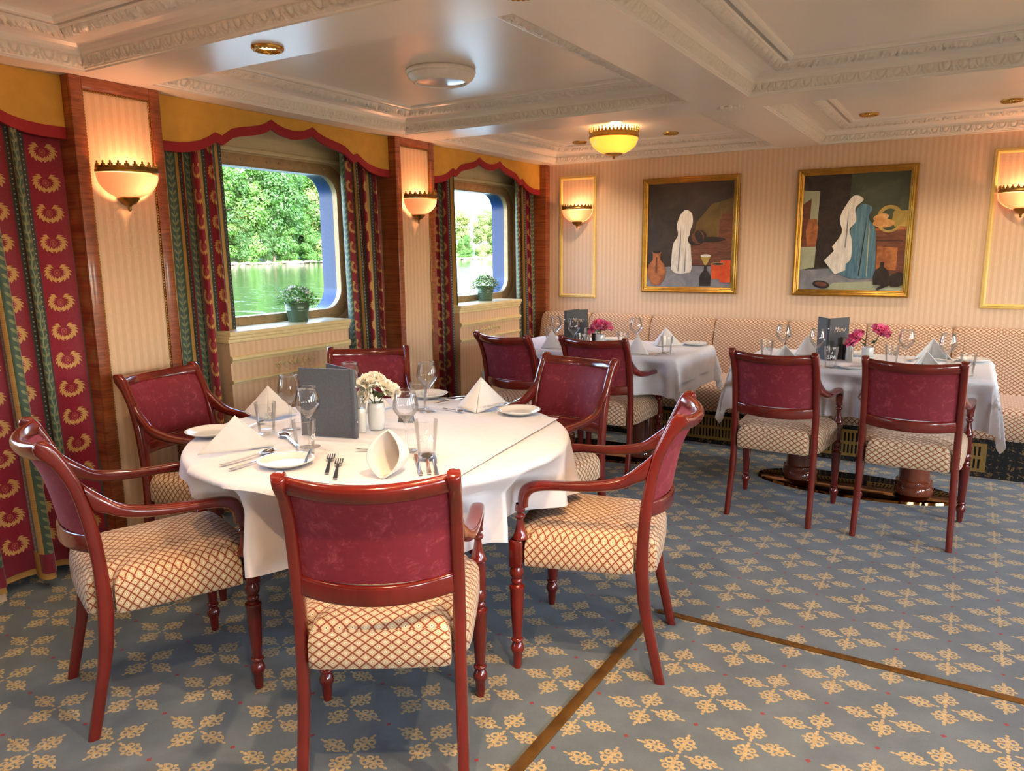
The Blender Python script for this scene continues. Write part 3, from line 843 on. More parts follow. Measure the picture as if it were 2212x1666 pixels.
# ------------------------------------------------------------------ banquette along the back wall
bq = thing('banquette', 'long cushioned banquette with a diamond lattice fabric along the back wall', 'bench', (0, 0, 0))
seams = [-0.06 + 0.02, 0.47, 1.024, 1.555, 2.10, 2.644, 3.175, 3.71, 4.24]
def cushion(x0, x1, sec, name, mat, rad=0.03):
    """section (y,z) run from x0 to x1 with rounded ends"""
    m = MB(); rings = []; cy = sum(p[0] for p in sec) / len(sec); cz = sum(p[1] for p in sec) / len(sec)
    for (d, s) in ((0, 0.62), (0.003, 0.75), (0.010, 0.86), (0.022, 0.94), (0.042, 0.985), (0.07, 1.0)):
        rings.append([(x0 + d, cy + (y - cy) * s, cz + (z - cz) * (1 - (1 - s) * 0.5)) for y, z in sec])
    k = [[(x1 - (r[0][0] - x0), p[1], p[2]) for p in r] for r in rings]
    mid = [[(x0 + (x1 - x0) * q / 8, y, z) for y, z in sec] for q in range(1, 8)]
    m.loft(rings + mid + k[::-1]); return m.build(name, mat, bq, sharp=50)
bsec = smooth_curve([(-0.02, 0.42, 0), (-0.22, 0.42, 0), (-0.235, 0.45, 0), (-0.225, 0.55, 0), (-0.195, 0.70, 0), (-0.155, 0.82, 0), (-0.125, 0.858, 0), (-0.09, 0.872, 0), (-0.05, 0.868, 0), (-0.02, 0.85, 0)], 3)
bsec = [(p.x, p.y) for p in bsec]
for x0, x1 in zip(seams, seams[1:]): cushion(max(x0, 0.0) + 0.002, x1 - 0.002, bsec, 'back_cushion', M['banq'])
ssec = smooth_curve([(-0.20, 0.245, 0), (-0.66, 0.245, 0), (-0.715, 0.250, 0), (-0.735, 0.28, 0), (-0.738, 0.34, 0), (-0.728, 0.40, 0), (-0.70, 0.432, 0), (-0.64, 0.446, 0), (-0.45, 0.452, 0), (-0.20, 0.452, 0)], 3)
ssec = [(p.x, p.y) for p in ssec]
for x0, x1 in ((0.0, 1.02), (1.024, 2.09), (2.096, 3.17), (3.176, 4.24)): cushion(x0 + 0.002, x1 - 0.002, ssec, 'seat_cushion', M['banq'])
pm = Mat('plinth_carpet'); x, y, z = pm.xyz()
n1 = pm.noise(38.0, 3.0, 0.6, dist=1.5); cell = ((x * 58.0).sin() * (z * 58.0).sin()).abs()
pm.put('Base Color', pm.mix((n1.step(0.52, 0.60) * cell.step(0.2, 0.5)), C(22, 24, 24), C(120, 96, 56))); pm.set(Roughness=0.9)
m_ = MB(); m_.box(0.0, 4.24, -0.70, -0.02, 0.0, 0.246); m_.build('plinth', pm.m, bq)
for (g0, g1) in ((1.02, 1.98), (2.04, 2.75), (2.78, 3.42)):
    m_ = MB(); z0, z1 = 0.035, 0.215; yf = -0.706
    rows = ((0.055, 0.115), (0.135, 0.195)); pitch = 0.0235; nsl = int((g1 - g0 - 0.03) / pitch)
    xs_ = g0 + (g1 - g0 - nsl * pitch) / 2
    m_.box(g0, g1, yf, -0.70, z0, rows[0][0]); m_.box(g0, g1, yf, -0.70, rows[0][1], rows[1][0]); m_.box(g0, g1, yf, -0.70, rows[1][1], z1)
    for (a, b) in rows:
        m_.box(g0, xs_ + 0.006, yf, -0.70, a, b); m_.box(xs_ + nsl * pitch - 0.006, g1, yf, -0.70, a, b)
        for k in range(nsl - 1):
            xx = xs_ + (k + 1) * pitch; m_.box(xx - 0.006, xx + 0.006, yf, -0.70, a, b)
    vg = m_.build('vent_grille', M['grille'], bq)
    m_ = MB(); m_.box(g0 + 0.01, g1 - 0.01, -0.7015, -0.70, 0.05, 0.20); m_.build('vent_backing', M['black'], vg)

# ------------------------------------------------------------------ valances and curtains
HALF = [(0, 2.070), (.06, 2.076), (.10, 2.086), (.13, 2.098), (.15, 2.108), (.155, 2.106), (.19, 2.084), (.235, 2.068), (.29, 2.056), (.36, 2.043), (.41, 2.030), (.45, 2.004), (.475, 1.987), (.515, 1.999), (.56, 1.972), (.61, 1.949), (.67, 1.934), (.73, 1.927), (.79, 1.926), (.90, 1.929)]
VX = -0.055
VL = ['gold pelmet with red border at the left edge, left of the near pillar', 'gold pelmet with scalloped red border over the nearer plant window', 'gold pelmet with scalloped red border over the farther plant window, beside the corner']
for i, (bi) in enumerate((2, 1, 0)):
    y0, y1 = BAYS[bi]; yc = (y0 + y1) / 2 + (0.02 if bi == 1 else 0.0); k = 1.0 if bi else 0.97
    prof = [(yc - d * k, z) for d, z in HALF[::-1] if yc - d * k > y0 + 0.002] + [(yc + d * k, z) for d, z in HALF[1:] if yc + d * k < y1 - 0.002]
    prof = [(y0 + 0.001, prof[0][1])] + prof + [(y1 - 0.001, prof[-1][1])]
    r = thing('window_valance', VL[i], 'valance', (VX, yc, 0), 0, 'gold valances over the windows')
    n = len(prof)
    def strip(mb, lo, hi, x0, x1):
        for x in (x0, x1):
            mb.add([(x, a, b) for a, b in lo] + [(x, a, b) for a, b in hi], [[q, q + 1, n + q + 1, n + q] for q in range(n - 1)])
        mb.add([(x0, a, b) for a, b in lo] + [(x1, a, b) for a, b in lo], [[q, q + 1, n + q + 1, n + q] for q in range(n - 1)])
    P = [(a - yc, b) for a, b in prof]
    m_ = MB(); strip(m_, P, [(a, ZB - 0.001) for a, b in P], -0.012, 0.0); m_.build('pelmet_board', M['val'], r, sharp=20)
    m_ = MB(); strip(m_, [(a, b - 0.047) for a, b in P], P, -0.014, 0.004); m_.build('red_border', M['valred'], r, sharp=20)

def curtain(y0t, y1t, y0b, y1b, xt, xb, z0, nf, seed, label, u0=0.0, slope=1.0, amp=0.05):
    """folded cloth from the pelmet to z0; y range and depth differ at top and bottom"""
    m = MB(); N = nf * 18; NZ = 26
    pts_u = [0.0]; zt = 2.06
    def pos(t, h):
        y = (y0t + (y1t - y0t) * t) * (1 - h) + (y0b + (y1b - y0b) * t) * h
        w = t * nf * 2 * PI; wob = math.sin(w * 0.37 + seed) * 0.9 + 0.5 * math.sin(w * 0.73 + seed * 2)
        s = math.sin(w + wob); s = math.copysign(abs(s) ** 0.75, s)
        A = amp * (0.62 + 0.38 * h) * (1 + 0.25 * math.sin(w * 0.5 + seed))
        x = xt * (1 - h) + xb * h + A * s
        y += (y1t - y0t) / nf * 0.30 * math.cos(w + wob) * (0.9)
        return Vector((x, y, zt - (zt - z0) * h))
    for i in range(N):
        pts_u.append(pts_u[-1] + (pos((i + 1) / N, 0.45) - pos(i / N, 0.45)).length)
    vs = []; uv = []
    for i in range(N + 1):
        for j in range(NZ + 1):
            p = pos(i / N, j / NZ); vs.append(tuple(p)); uv.append((u0 + slope * pts_u[i] / pts_u[-1] * nf * 0.245 + 0.0001, p.z - z0 + 0.0001))
    fs = [[i * (NZ + 1) + j, (i + 1) * (NZ + 1) + j, (i + 1) * (NZ + 1) + j + 1, i * (NZ + 1) + j + 1] for i in range(N) for j in range(NZ)]
    r = thing('curtain', label, 'curtain', ((xt + xb) / 2, (y0t + y1t) / 2, z0), 0, 'patterned window curtains')
    c0 = Vector(r.location)
    m.add([tuple(Vector(v) - c0) for v in vs], fs, True, 0, uv); m.build('drape', M['curtain'], r, sharp=0)
    l = MB(); lv = []
    for i in range(N + 1):
        for j in range(3):
            p = pos(i / N, 0.955 + 0.06 * j / 2); lv.append(tuple(p + Vector((-0.012, 0, 0)) - c0))
    l.add(lv, [[i * 3 + j, (i + 1) * 3 + j, (i + 1) * 3 + j + 1, i * 3 + j + 1] for i in range(N) for j in range(2)], True)
    l.build('curtain_lining', M['lining'], r, sharp=0)
    return r
curtain(-4.95, -4.19, -4.85, -4.20, -0.095, -0.03, 0.075, 4, 0.3, 'full red and green striped curtain at the left edge, before the near pillar', 0.125, 1, 0.055)
curtain(-3.72, -3.35, -3.72, -3.32, -0.115, -0.095, 0.06, 4, 1.4, 'green and gold side of the striped curtain left of the nearer plant window', 0.0, 1, 0.048)
curtain(-2.50, -2.12, -2.50, -2.12, -0.115, -0.075, 0.06, 4, 2.2, 'mostly red wreath curtain right of the nearer plant window', 0.125, 0.8, 0.048)
curtain(-1.655, -1.33, -1.655, -1.33, -0.115, -0.095, 0.06, 3, 0.9, 'red wreath curtain left of the farther plant window', 0.125, 0.7, 0.048)
curtain(-0.43, -0.11, -0.43, -0.11, -0.115, -0.085, 0.06, 3, 2.9, 'red wreath curtain in the corner right of the farther plant window', 0.125, 0.75, 0.048)
# ------------------------------------------------------------------ lamps
def lamp(name, kind, loc, energy, col, size=0.03, parent=None, rot=None, angle=None, blend=0.6):
    d = bpy.data.lights.new(name, kind); d.energy = energy; d.color = col
    if kind in ('POINT', 'SPOT'): d.shadow_soft_size = size
    if kind == 'SPOT': d.spot_size = angle; d.spot_blend = blend
    o = bpy.data.objects.new(name, d); COL.objects.link(o); o.location = loc
    if rot: o.rotation_euler = rot
    if parent is not None: o.parent = parent
    return o
WARM = (1.0, 0.62, 0.34)
def glow_glass(name, col, emit, tl=0.75):
    m = Mat(name); nt = m.nt
    t = nt.nodes.new('ShaderNodeBsdfTranslucent'); t.inputs[0].default_value = col
    x = nt.nodes.new('ShaderNodeMixShader'); x.inputs[0].default_value = 1 - tl
    m.set(Base_Color=col, Roughness=0.25, Emission_Color=col, Emission_Strength=emit)
    nt.links.new(t.outputs[0], x.inputs[1]); nt.links.new(m.p.outputs[0], x.inputs[2]); nt.links.new(x.outputs[0], m.out.inputs[0])
    return m.m
M['sconce_glass'] = glow_glass('frosted_sconce_glass', C(236, 158, 126), 0.04, 0.24)
M['lamp_glass'] = glow_glass('frosted_lamp_glass', C(250, 160, 72), 0.2, 0.32)
def emis(name, col, s):
    m = Mat(name); m.set(Base_Color=col, Emission_Color=col, Emission_Strength=s); return m.m
M['bulb'] = emis('lamp_bulb', C(255, 190, 110), 12.0)

def crown(mb, R, z, n, h, a0, a1, w=0.4):
    """row of small cut-out leaves standing on a band"""
    for k in range(n):
        a = a0 + (a1 - a0) * (k + 0.5) / n; c, s = math.cos(a), math.sin(a); hw = R * (a1 - a0) / n * w
        for (du, dz, r) in ((0, 0.30, 0.42), (-0.55, 0.30, 0.26), (0.55, 0.30, 0.26), (0, 0.72, 0.30)):
            mb.ball((R * c - s * du * hw, R * s + c * du * hw, z + dz * h), hw * r * 1.3, hw * r * 1.3, h * r * 0.8, 8)
def sconce(loc, rz, label):
    r = thing('wall_sconce', label, 'wall lamp', loc, rz, 'half bowl wall sconces')
    Hh = PI / 2
    m = MB(); m.lathe([(0.134, 0.0), (0.133, -0.018), (0.126, -0.04), (0.110, -0.062), (0.085, -0.082), (0.055, -0.096), (0.030, -0.102)], 28, (0, 0, 0), 0, -Hh, Hh); m.build('glass_bowl', M['sconce_glass'], r, sharp=0); gb = [q for q in r.children if q.name.startswith('glass_bowl')][0]
    m = MB(); m.lathe([(0.131, 0.006), (0.137, 0.004), (0.139, 0.009), (0.137, 0.016), (0.1355, 0.018), (0.1355, 0.030), (0.131, 0.030), (0.131, 0.006)], 36, (0, 0, 0), 0, -Hh, Hh)
    crown(m, 0.1335, 0.026, 13, 0.026, -Hh, Hh); m.build('brass_gallery', M['oldbrass'], r)
    m = MB(); m.lathe([(0.044, -0.096), (0.045, -0.102), (0.040, -0.110), (0.030, -0.122), (0.014, -0.130), (0.009, -0.134), (0.007, -0.14), (0.008, -0.148), (0.006, -0.154), (0.001, -0.157)], 20, (0.012, 0, 0), 0, -PI / 2 - 0.25, PI / 2 + 0.25); m.build('brass_finial', M['oldbrass'], r)
    m = MB(); m.ball((0.06, 0.02, -0.05), 0.011, 0.011, 0.018, 10); m.build('bulb', M['bulb'], gb)
    m = MB(); m.box(0.0, 0.008, -0.03, 0.03, -0.12, 0.0, 0.003); m.build('back_plate', M['oldbrass'], r)
    lamp('sconce_light', 'POINT', (0.065, 0.02, -0.026), 2.0, (1.0, 0.50, 0.26), 0.02, r)
    return r
sconce((0.004, -3.953, 1.745), 0, 'glowing half bowl wall lamp with brass crown on the nearest striped pillar')
sconce((0.004, -1.885, 1.745), 0, 'glowing half bowl wall lamp with brass crown on the pillar between the two plant windows')
sconce((0.281, -0.003, 1.742), -PI / 2, 'glowing half bowl wall lamp inside the gilt panel by the window corner')
sconce((3.488, -0.003, 1.742), -PI / 2, 'glowing half bowl wall lamp in the gilt panel right of both paintings')
for yy in (-6.02,): sconce((0.004, yy, 1.745), 0, 'glowing half bowl wall lamp on the pillar behind the camera')

def ceiling_lamp(loc, label, e=3.2):
    r = thing('ceiling_lamp', label, 'ceiling lamp', loc)
    m = MB(); m.lathe([(0.170, -0.075), (0.176, -0.073), (0.177, -0.062), (0.173, -0.055), (0.173, -0.038), (0.169, -0.036), (0.169, -0.075), (0.170, -0.075)], 56)
    crown(m, 0.171, -0.042, 40, 0.040, 0, 2 * PI, 0.36); m.build('brass_gallery', M['brass'], r)
    m = MB(); m.lathe([(0.170, -0.072), (0.165, -0.095), (0.150, -0.125), (0.122, -0.152), (0.088, -0.170), (0.055, -0.178)], 48); m.build('glass_bowl', M['lamp_glass'], r, sharp=0); gb = [q for q in r.children if q.name.startswith('glass_bowl')][0]
    m = MB(); m.lathe([(0.062, -0.166), (0.064, -0.174), (0.056, -0.184), (0.038, -0.191), (0.012, -0.194), (0.007, -0.198), (0.010, -0.206), (0.007, -0.213), (0.001, -0.215)], 28); m.build('brass_finial', M['brass'], r)
    m = MB(); m.ball((0.01, -0.03, -0.09), 0.022, 0.022, 0.03, 12); m.build('bulb', M['bulb'], gb)
    lamp('ceiling_lamp_light', 'POINT', (0.02, -0.03, -0.055), e, (1.0, 0.66, 0.36), 0.03, r)
ceiling_lamp((1.015, -0.92, ZP), 'glowing golden bowl ceiling lamp with brass crown in the corner coffer')
for (x, y, l) in ((1.015, -5.015, 'added unseen golden bowl fill lamp behind the camera, window side'), (3.175, -5.015, 'added unseen golden bowl fill lamp behind the camera, above the aisle'), (5.335, -2.96, 'added unseen golden bowl fill lamp over the far aisle')): ceiling_lamp((x, y, ZP), l, 14.0)  # unseen lamps added to brighten the ceiling and foreground
r = thing('ceiling_light', 'unlit round white ceiling light with stepped rim above the round table', 'ceiling lamp', (1.015, -2.955, ZP))
m = MB(); m.lathe([(0.001, 0.0), (0.158, 0.0), (0.166, -0.008), (0.166, -0.014), (0.158, -0.020), (0.160, -0.028), (0.150, -0.042), (0.140, -0.048), (0.132, -0.056), (0.122, -0.060), (0.119, -0.058), (0.119, -0.05), (0.001, -0.05)], 64); m.build('stepped_rim', M['plaster'], r, sharp=35)
m = MB(); m.lathe([(0.119, -0.052), (0.09, -0.057), (0.05, -0.060), (0.001, -0.061)], 48); m.build('lens', flat('milky_lens', C(220, 220, 226), 0.12, 0.01, 5.0), r)

def downlight(x, y, z, label, e=22.0, ang=115, group='brass ceiling downlights'):
    r = thing('downlight', label, 'ceiling spotlight', (x, y, z), 0, group)
    m = MB(); m.lathe([(0.058, 0.0), (0.0585, -0.006), (0.055, -0.011), (0.050, -0.012), (0.046, -0.009), (0.041, -0.010), (0.037, -0.006), (0.035, 0.012)], 36)
    for k in range(20):
        a = 2 * PI * k / 20; m.ball((0.0485 * math.cos(a), 0.0485 * math.sin(a), -0.011), 0.006, 0.006, 0.0035, 8)
    m.build('brass_ring', M['brass'], r)
    m = MB(); m.lathe([(0.035, 0.0), (0.030, -0.001), (0.001, -0.0015)], 24); m.build('lens', M['spot_lens'], r)
    lamp('downlight_beam', 'SPOT', (0, 0, -0.02), e * (0.2 if x < 1.6 and y < -4.1 else 1.0), (1.0, 0.62, 0.34) if x > 1.6 and y < -4.1 else (1.0, 0.76, 0.52), 0.022, r, None, math.radians(ang), 0.9)
M['spot_lens'] = emis('downlight_lens', C(255, 190, 110), 3.0)
DL = [(0.996, -3.985, ZB, 'lit brass downlight in the near ceiling beam, left of the white ceiling light'), (2.075, -4.01, ZB, 'lit brass downlight where the near beams cross, cut by the top of the picture'),
      (0.50, -0.42, ZP, 'small brass downlight half hidden behind the golden ceiling lamp'), (1.27, -0.47, ZP, 'small brass downlight to the right of the golden ceiling lamp'),
      (2.60, -0.50, ZP, 'brass downlight in the far right coffer, above the larger painting'), (3.365, -0.53, ZP, 'brass downlight in the far right coffer, near the right edge of the picture'),
      (2.62, -4.62, ZP, 'brass downlight above the camera side of the carpet'), (3.36, -4.62, ZP, 'brass downlight above the camera, right'), (0.75, -4.62, ZP, 'brass downlight over the left foreground'), (1.40, -5.45, ZP, 'brass downlight behind the camera on the window side'), (2.62, -5.45, ZP, 'brass downlight behind the camera on the aisle side'), (5.3, -4.6, ZP, 'added unseen brass fill downlight over the far aisle')]  # the last one, over the far aisle, is added out of view as fill
for k, (x, y, z, l) in enumerate(DL): downlight(x, y, z, l, 11.0 if k < 6 else 52.0)

# ------------------------------------------------------------------ gilt panels and paintings on the back wall
def frame_rings(mb, w, h, prof):
    """mitred frame, inset from the outer size; prof = (inset, depth)"""
    rg = [[(-w / 2 + d, -y, -h / 2 + d), (w / 2 - d, -y, -h / 2 + d), (w / 2 - d, -y, h / 2 - d), (-w / 2 + d, -y, h / 2 - d)] for d, y in prof]
    mb.loft(rg, True, False, False)
for (xc, lab) in ((0.281, 0), (3.488, 1)):
    m = MB(); frame_rings(m, 0.352, 1.038, [(0, 0), (0, 0.010), (0.006, 0.014), (0.012, 0.013), (0.017, 0.017), (0.024, 0.014), (0.029, 0.006), (0.031, 0.0)])
    struct(m.build('trim_%d' % tn, M['cream_gold'] if 'cream_gold' in M else M['cream_trim'], loc=(xc, -0.001, 1.511))); tn += 1

def paintmat(name, a, b, sc_=14.0, st=(1, 1, 1)):
    m = Mat(name); n = m.noise(sc_, 5.0, 0.65, stretch=st, dist=0.8); m.put('Base Color', m.mix(n.step(0.3, 0.72), a, b)); m.set(Roughness=0.45, Coat_Weight=0.15); return m.m
def silhouette(prof, cx, z0, sx=1.0):
    """outline of a turned vessel from (half width, height)"""
    return [(cx + r * sx, z0 + z) for r, z in prof] + [(cx - r * sx, z0 + z) for r, z in prof[::-1]]
def ell(cx, cz, rx, rz, n=28, a0=0.0):
    return [(cx + rx * math.cos(2 * PI * k / n) * math.cos(a0) - rz * math.sin(2 * PI * k / n) * math.sin(a0), cz + rx * math.cos(2 * PI * k / n) * math.sin(a0) + rz * math.sin(2 * PI * k / n) * math.cos(a0)) for k in range(n)]
def painting(xc, label, layers, mats):
    w, h = 0.788, 0.916
    r = thing('framed_painting', label, 'painting', (xc, 0.0, 1.511), 0, 'gilt framed still life paintings')
    m = MB(); frame_rings(m, w, h, [(0, 0.0), (0, 0.026), (0.004, 0.031), (0.012, 0.032), (0.022, 0.026), (0.027, 0.027), (0.031, 0.024), (0.036, 0.025), (0.046, 0.016), (0.048, 0.008)]); m.build('gilt_frame', M['gilt'], r, sharp=25)
    m = MB(); cw, ch = w / 2 - 0.047, h / 2 - 0.047
    m.box(-cw, cw, -0.012, -0.002, -ch, ch)
    for k, (mi, out) in enumerate(layers):
        o = [(min(cw, max(-cw, a)), min(ch, max(-ch, b))) for a, b in out]
        y0 = -0.012 - 0.0003 * (k + 1)
        m.add([(a, y0, b) for a, b in o], [list(range(len(o)))], False, mi)
    m.build('canvas', mats, r, sharp=0, recalc=False)
JAR = [(0.030, 0.0), (0.062, 0.05), (0.068, 0.11), (0.050, 0.16), (0.028, 0.175), (0.028, 0.205), (0.036, 0.222)]
JUG = [(0.035, 0), (0.075, 0.06), (0.085, 0.12), (0.07, 0.17), (0.034, 0.205), (0.034, 0.255), (0.044, 0.27)]
BOT = [(0.044, 0), (0.046, 0.07), (0.034, 0.10), (0.012, 0.125), (0.012, 0.17), (0.016, 0.178)]
MP = [paintmat('paint_dark_wall', C(44, 40, 38), C(64, 56, 50), 5.0), paintmat('paint_ochre_wall', C(84, 70, 40), C(112, 90, 48), 6.0), paintmat('paint_grey_floor', C(112, 114, 122), C(140, 140, 146), 8.0),
      paintmat('paint_white_cloth', C(196, 192, 184), C(228, 224, 216), 9.0, (4, 1, 0.7)), paintmat('paint_terracotta', C(130, 76, 44), C(186, 118, 70), 12.0), paintmat('paint_brown_wood', C(88, 52, 38), C(124, 76, 56), 10.0, (1, 1, 4)),
      paintmat('paint_orange_pot', C(188, 62, 24), C(222, 96, 42), 10.0), paintmat('paint_black_glass', C(28, 24, 22), C(56, 46, 40), 12.0), paintmat('paint_green_wall', C(52, 60, 48), C(76, 82, 60), 5.0),
      paintmat('paint_blue_cloth', C(62, 98, 118), C(96, 134, 150), 10.0, (6, 1, 0.6)), paintmat('paint_bread', C(176, 124, 70), C(214, 168, 108), 16.0), paintmat('paint_yellow_pot', C(150, 128, 64), C(186, 162, 90), 9.0), paintmat('paint_pale_green', C(150, 158, 132), C(176, 180, 152), 5.0)]
cloth1 = [(-0.14, -0.27), (-0.10, -0.30), (-0.02, -0.30), (0.03, -0.27), (0.02, -0.10), (0.01, 0.02), (0.03, 0.10), (0.02, 0.17), (-0.02, 0.20), (-0.05, 0.19), (-0.08, 0.15), (-0.10, 0.08), (-0.09, 0.0), (-0.13, -0.08)]
cloth1 = [(min(0.39, q.x), q.y) for q in smooth_curve([(a, b, 0) for a, b in cloth1] + [(cloth1[0][0], cloth1[0][1], 0)], 5)][:-1]
L1 = [(0, [(-1, -1), (1, -1), (1, 1), (-1, 1)]), (1, [(0.02, -0.2), (0.40, -0.2), (0.40, 0.28), (0.18, 0.24), (0.06, 0.1)]), (2, [(-0.4, -0.26), (0.0, -0.24), (0.4, -0.25), (0.4, -0.5), (-0.4, -0.5)]),
      (5, [(0.24, -0.24), (0.40, -0.24), (0.40, 0.13), (0.245, 0.12)]), (5, [(0.26, 0.13), (0.40, 0.13), (0.40, 0.165), (0.26, 0.16)]),
      (5, silhouette([(0.125, 0), (0.135, 0.10), (0.14, 0.19), (0.142, 0.20)], 0.16, -0.235)), (7, ell(0.16, -0.035, 0.138, 0.022)),
      (3, cloth1), (2, [(-0.085, -0.285), (-0.075, -0.285), (-0.062, -0.05), (-0.066, 0.08)]), (2, [(-0.03, -0.29), (-0.02, -0.285), (-0.022, -0.04), (-0.018, 0.10)]),
      (7, ell(0.07, -0.02, 0.078, 0.058, 28, 0.4)), (5, ell(0.075, -0.015, 0.050, 0.055, 28, 0.4)), (7, ell(0.085, -0.012, 0.030, 0.053, 28, 0.4)),
      (4, silhouette(JUG, -0.265, -0.40, 0.95)), (7, ell(-0.265, -0.13, 0.034, 0.010)), (5, [(-0.275, -0.30), (-0.255, -0.30), (-0.258, -0.17), (-0.270, -0.17)]),
      (7, silhouette(BOT, 0.145, -0.40)), (11, silhouette([(0.008, 0), (0.04, 0.06), (0.042, 0.075)], 0.145, -0.235)), (3, ell(0.145, -0.162, 0.040, 0.012)),
      (6, silhouette([(0.048, 0), (0.055, 0.12)], 0.245, -0.345)), (6, silhouette([(0.062, 0), (0.068, 0.13), (0.06, 0.17)], 0.325, -0.37)), (11, ell(0.245, -0.225, 0.054, 0.011)), (7, ell(0.245, -0.226, 0.045, 0.008))]
painting(1.279, 'gilt framed dark still life with a white cloth, brown jug and orange pots', L1, MP)
cloth2 = [(-0.06, -0.30), (0.02, -0.33), (0.12, -0.325), (0.165, -0.30), (0.16, -0.12), (0.15, 0.02), (0.10, 0.10), (0.12, 0.17), (0.06, 0.20), (0.02, 0.16), (0.0, 0.06), (-0.04, -0.06), (-0.10, -0.20), (-0.14, -0.27)]
rnd_c = lambda P: [(min(0.39, q.x), q.y) for q in smooth_curve([(a, b, 0) for a, b in P] + [(P[0][0], P[0][1], 0)], 5)][:-1]
cloth2 = rnd_c(cloth2)
cl2w = [(-0.13, -0.10), (-0.06, -0.22), (0.0, -0.19), (0.0, -0.06), (-0.02, 0.02), (0.02, 0.08), (0.01, 0.17), (0.06, 0.23), (0.0, 0.26), (-0.05, 0.20), (-0.09, 0.10), (-0.07, 0.0)]
cl2w = rnd_c(cl2w)
L2 = [(8, [(-1, -1), (1, -1), (1, 1), (-1, 1)]), (7, [(-0.4, -0.26), (-0.03, -0.24), (-0.03, 0.5), (-0.4, 0.5)]), (12, [(-0.4, -0.27), (-0.245, -0.25), (-0.235, 0.30), (-0.4, 0.31)]),
      (5, [(-0.40, -0.10), (-0.30, -0.10), (-0.29, 0.25), (-0.40, 0.21)]), (4, silhouette([(0.03, 0), (0.045, 0.12), (0.03, 0.2)], -0.275, -0.10)), (7, [(-0.245, -0.28), (-0.225, -0.28), (-0.195, 0.33), (-0.225, 0.33)]),
      (2, [(-0.4, -0.27), (0.0, -0.25), (0.4, -0.28), (0.4, -0.5), (-0.4, -0.5)]), (12, [(-0.1, -0.36), (0.36, -0.34), (0.36, -0.5), (-0.2, -0.5)]),
      (5, [(0.13, -0.28), (0.40, -0.31), (0.40, 0.015), (0.13, 0.01)]), (4, [(0.12, 0.01), (0.40, 0.015), (0.40, 0.035), (0.12, 0.028)]), (7, [(0.16, -0.06), (0.33, -0.062), (0.33, -0.066), (0.16, -0.064)]), (4, [(0.17, -0.10), (0.30, -0.11), (0.30, -0.27), (0.17, -0.26)]),
      (11, ell(0.235, 0.09, 0.085, 0.095)), (8, ell(0.235, 0.085, 0.062, 0.075)), (11, silhouette([(0.04, 0), (0.06, 0.04), (0.055, 0.09), (0.048, 0.11)], 0.31, 0.035)),
      (10, ell(0.20, 0.06, 0.07, 0.03)), (10, ell(0.18, 0.10, 0.05, 0.026, 28, 0.2)), (9, cloth2), (7, [(0.055, -0.31), (0.063, -0.31), (0.085, 0.0), (0.088, 0.12)]), (12, [(0.11, -0.31), (0.116, -0.31), (0.112, 0.02), (0.105, 0.08)]), (3, cl2w), (2, [(-0.05, -0.18), (-0.043, -0.185), (-0.03, 0.02), (-0.035, 0.16)]), (3, [(-0.18, -0.20), (-0.10, -0.30), (-0.03, -0.27), (-0.03, -0.12), (-0.07, -0.08)]),
      (7, ell(-0.19, -0.375, 0.060, 0.028, 28, -0.15)), (5, ell(-0.19, -0.372, 0.042, 0.016, 28, -0.15)),
      (7, silhouette([(0.05, 0), (0.055, 0.06), (0.045, 0.10), (0.012, 0.13), (0.012, 0.165)], 0.21, -0.375)), (7, ell(0.31, -0.335, 0.062, 0.05, 28, 0.5)), (7, [(0.18, -0.40), (0.19, -0.415), (0.27, -0.375), (0.25, -0.345)])]
painting(2.488, 'gilt framed dark still life with blue and white drapery beside a brown cabinet', L2, MP)

# ------------------------------------------------------------------ plants on the sills
M['potgreen'] = flat('green_enamel', C(86, 110, 92), 0.22, 0.05, 12.0, Metallic=0.3)
M['petal_w'] = flat('white_petal', C(236, 236, 232), 0.6, 0.03)
M['plant'] = None
def leafmat(nm, a, b, tr=0.3):
    mt = Mat(nm); n = mt.noise(0.55 if tr < 0.4 else 40.0, 3.0); oi = mt.nt.nodes.new('ShaderNodeObjectInfo'); rnd_ = E(mt.nt, oi.outputs['Random'])
    mt.put('Base Color', mt.mix((n.step(0.3, 0.7) * 0.6 + rnd_ * 0.4).cl(), a, b)); mt.set(Roughness=0.6)
    tl = mt.nt.nodes.new('ShaderNodeBsdfTranslucent'); tl.inputs[0].default_value = C(110, 160, 50); x = mt.nt.nodes.new('ShaderNodeMixShader'); x.inputs[0].default_value = tr
    mt.nt.links.new(mt.p.outputs[0], x.inputs[1]); mt.nt.links.new(tl.outputs[0], x.inputs[2]); mt.nt.links.new(x.outputs[0], mt.out.inputs[0]); return mt.m
M['plant'] = leafmat('plant_leaf', C(84, 124, 62), C(132, 168, 92), 0.45)
def leaf_quad(mb, p, d, L, w, mi=0):
    d = Vector(d).normalized(); s = d.cross(Vector((0.3, 0.2, 1))).normalized(); n = s.cross(d); p = Vector(p)
    mb.add([tuple(p), tuple(p + d * L * 0.45 + s * w + n * L * 0.12), tuple(p + d * L), tuple(p + d * L * 0.45 - s * w + n * L * 0.12)], [[0, 1, 2], [0, 2, 3]], False, mi)
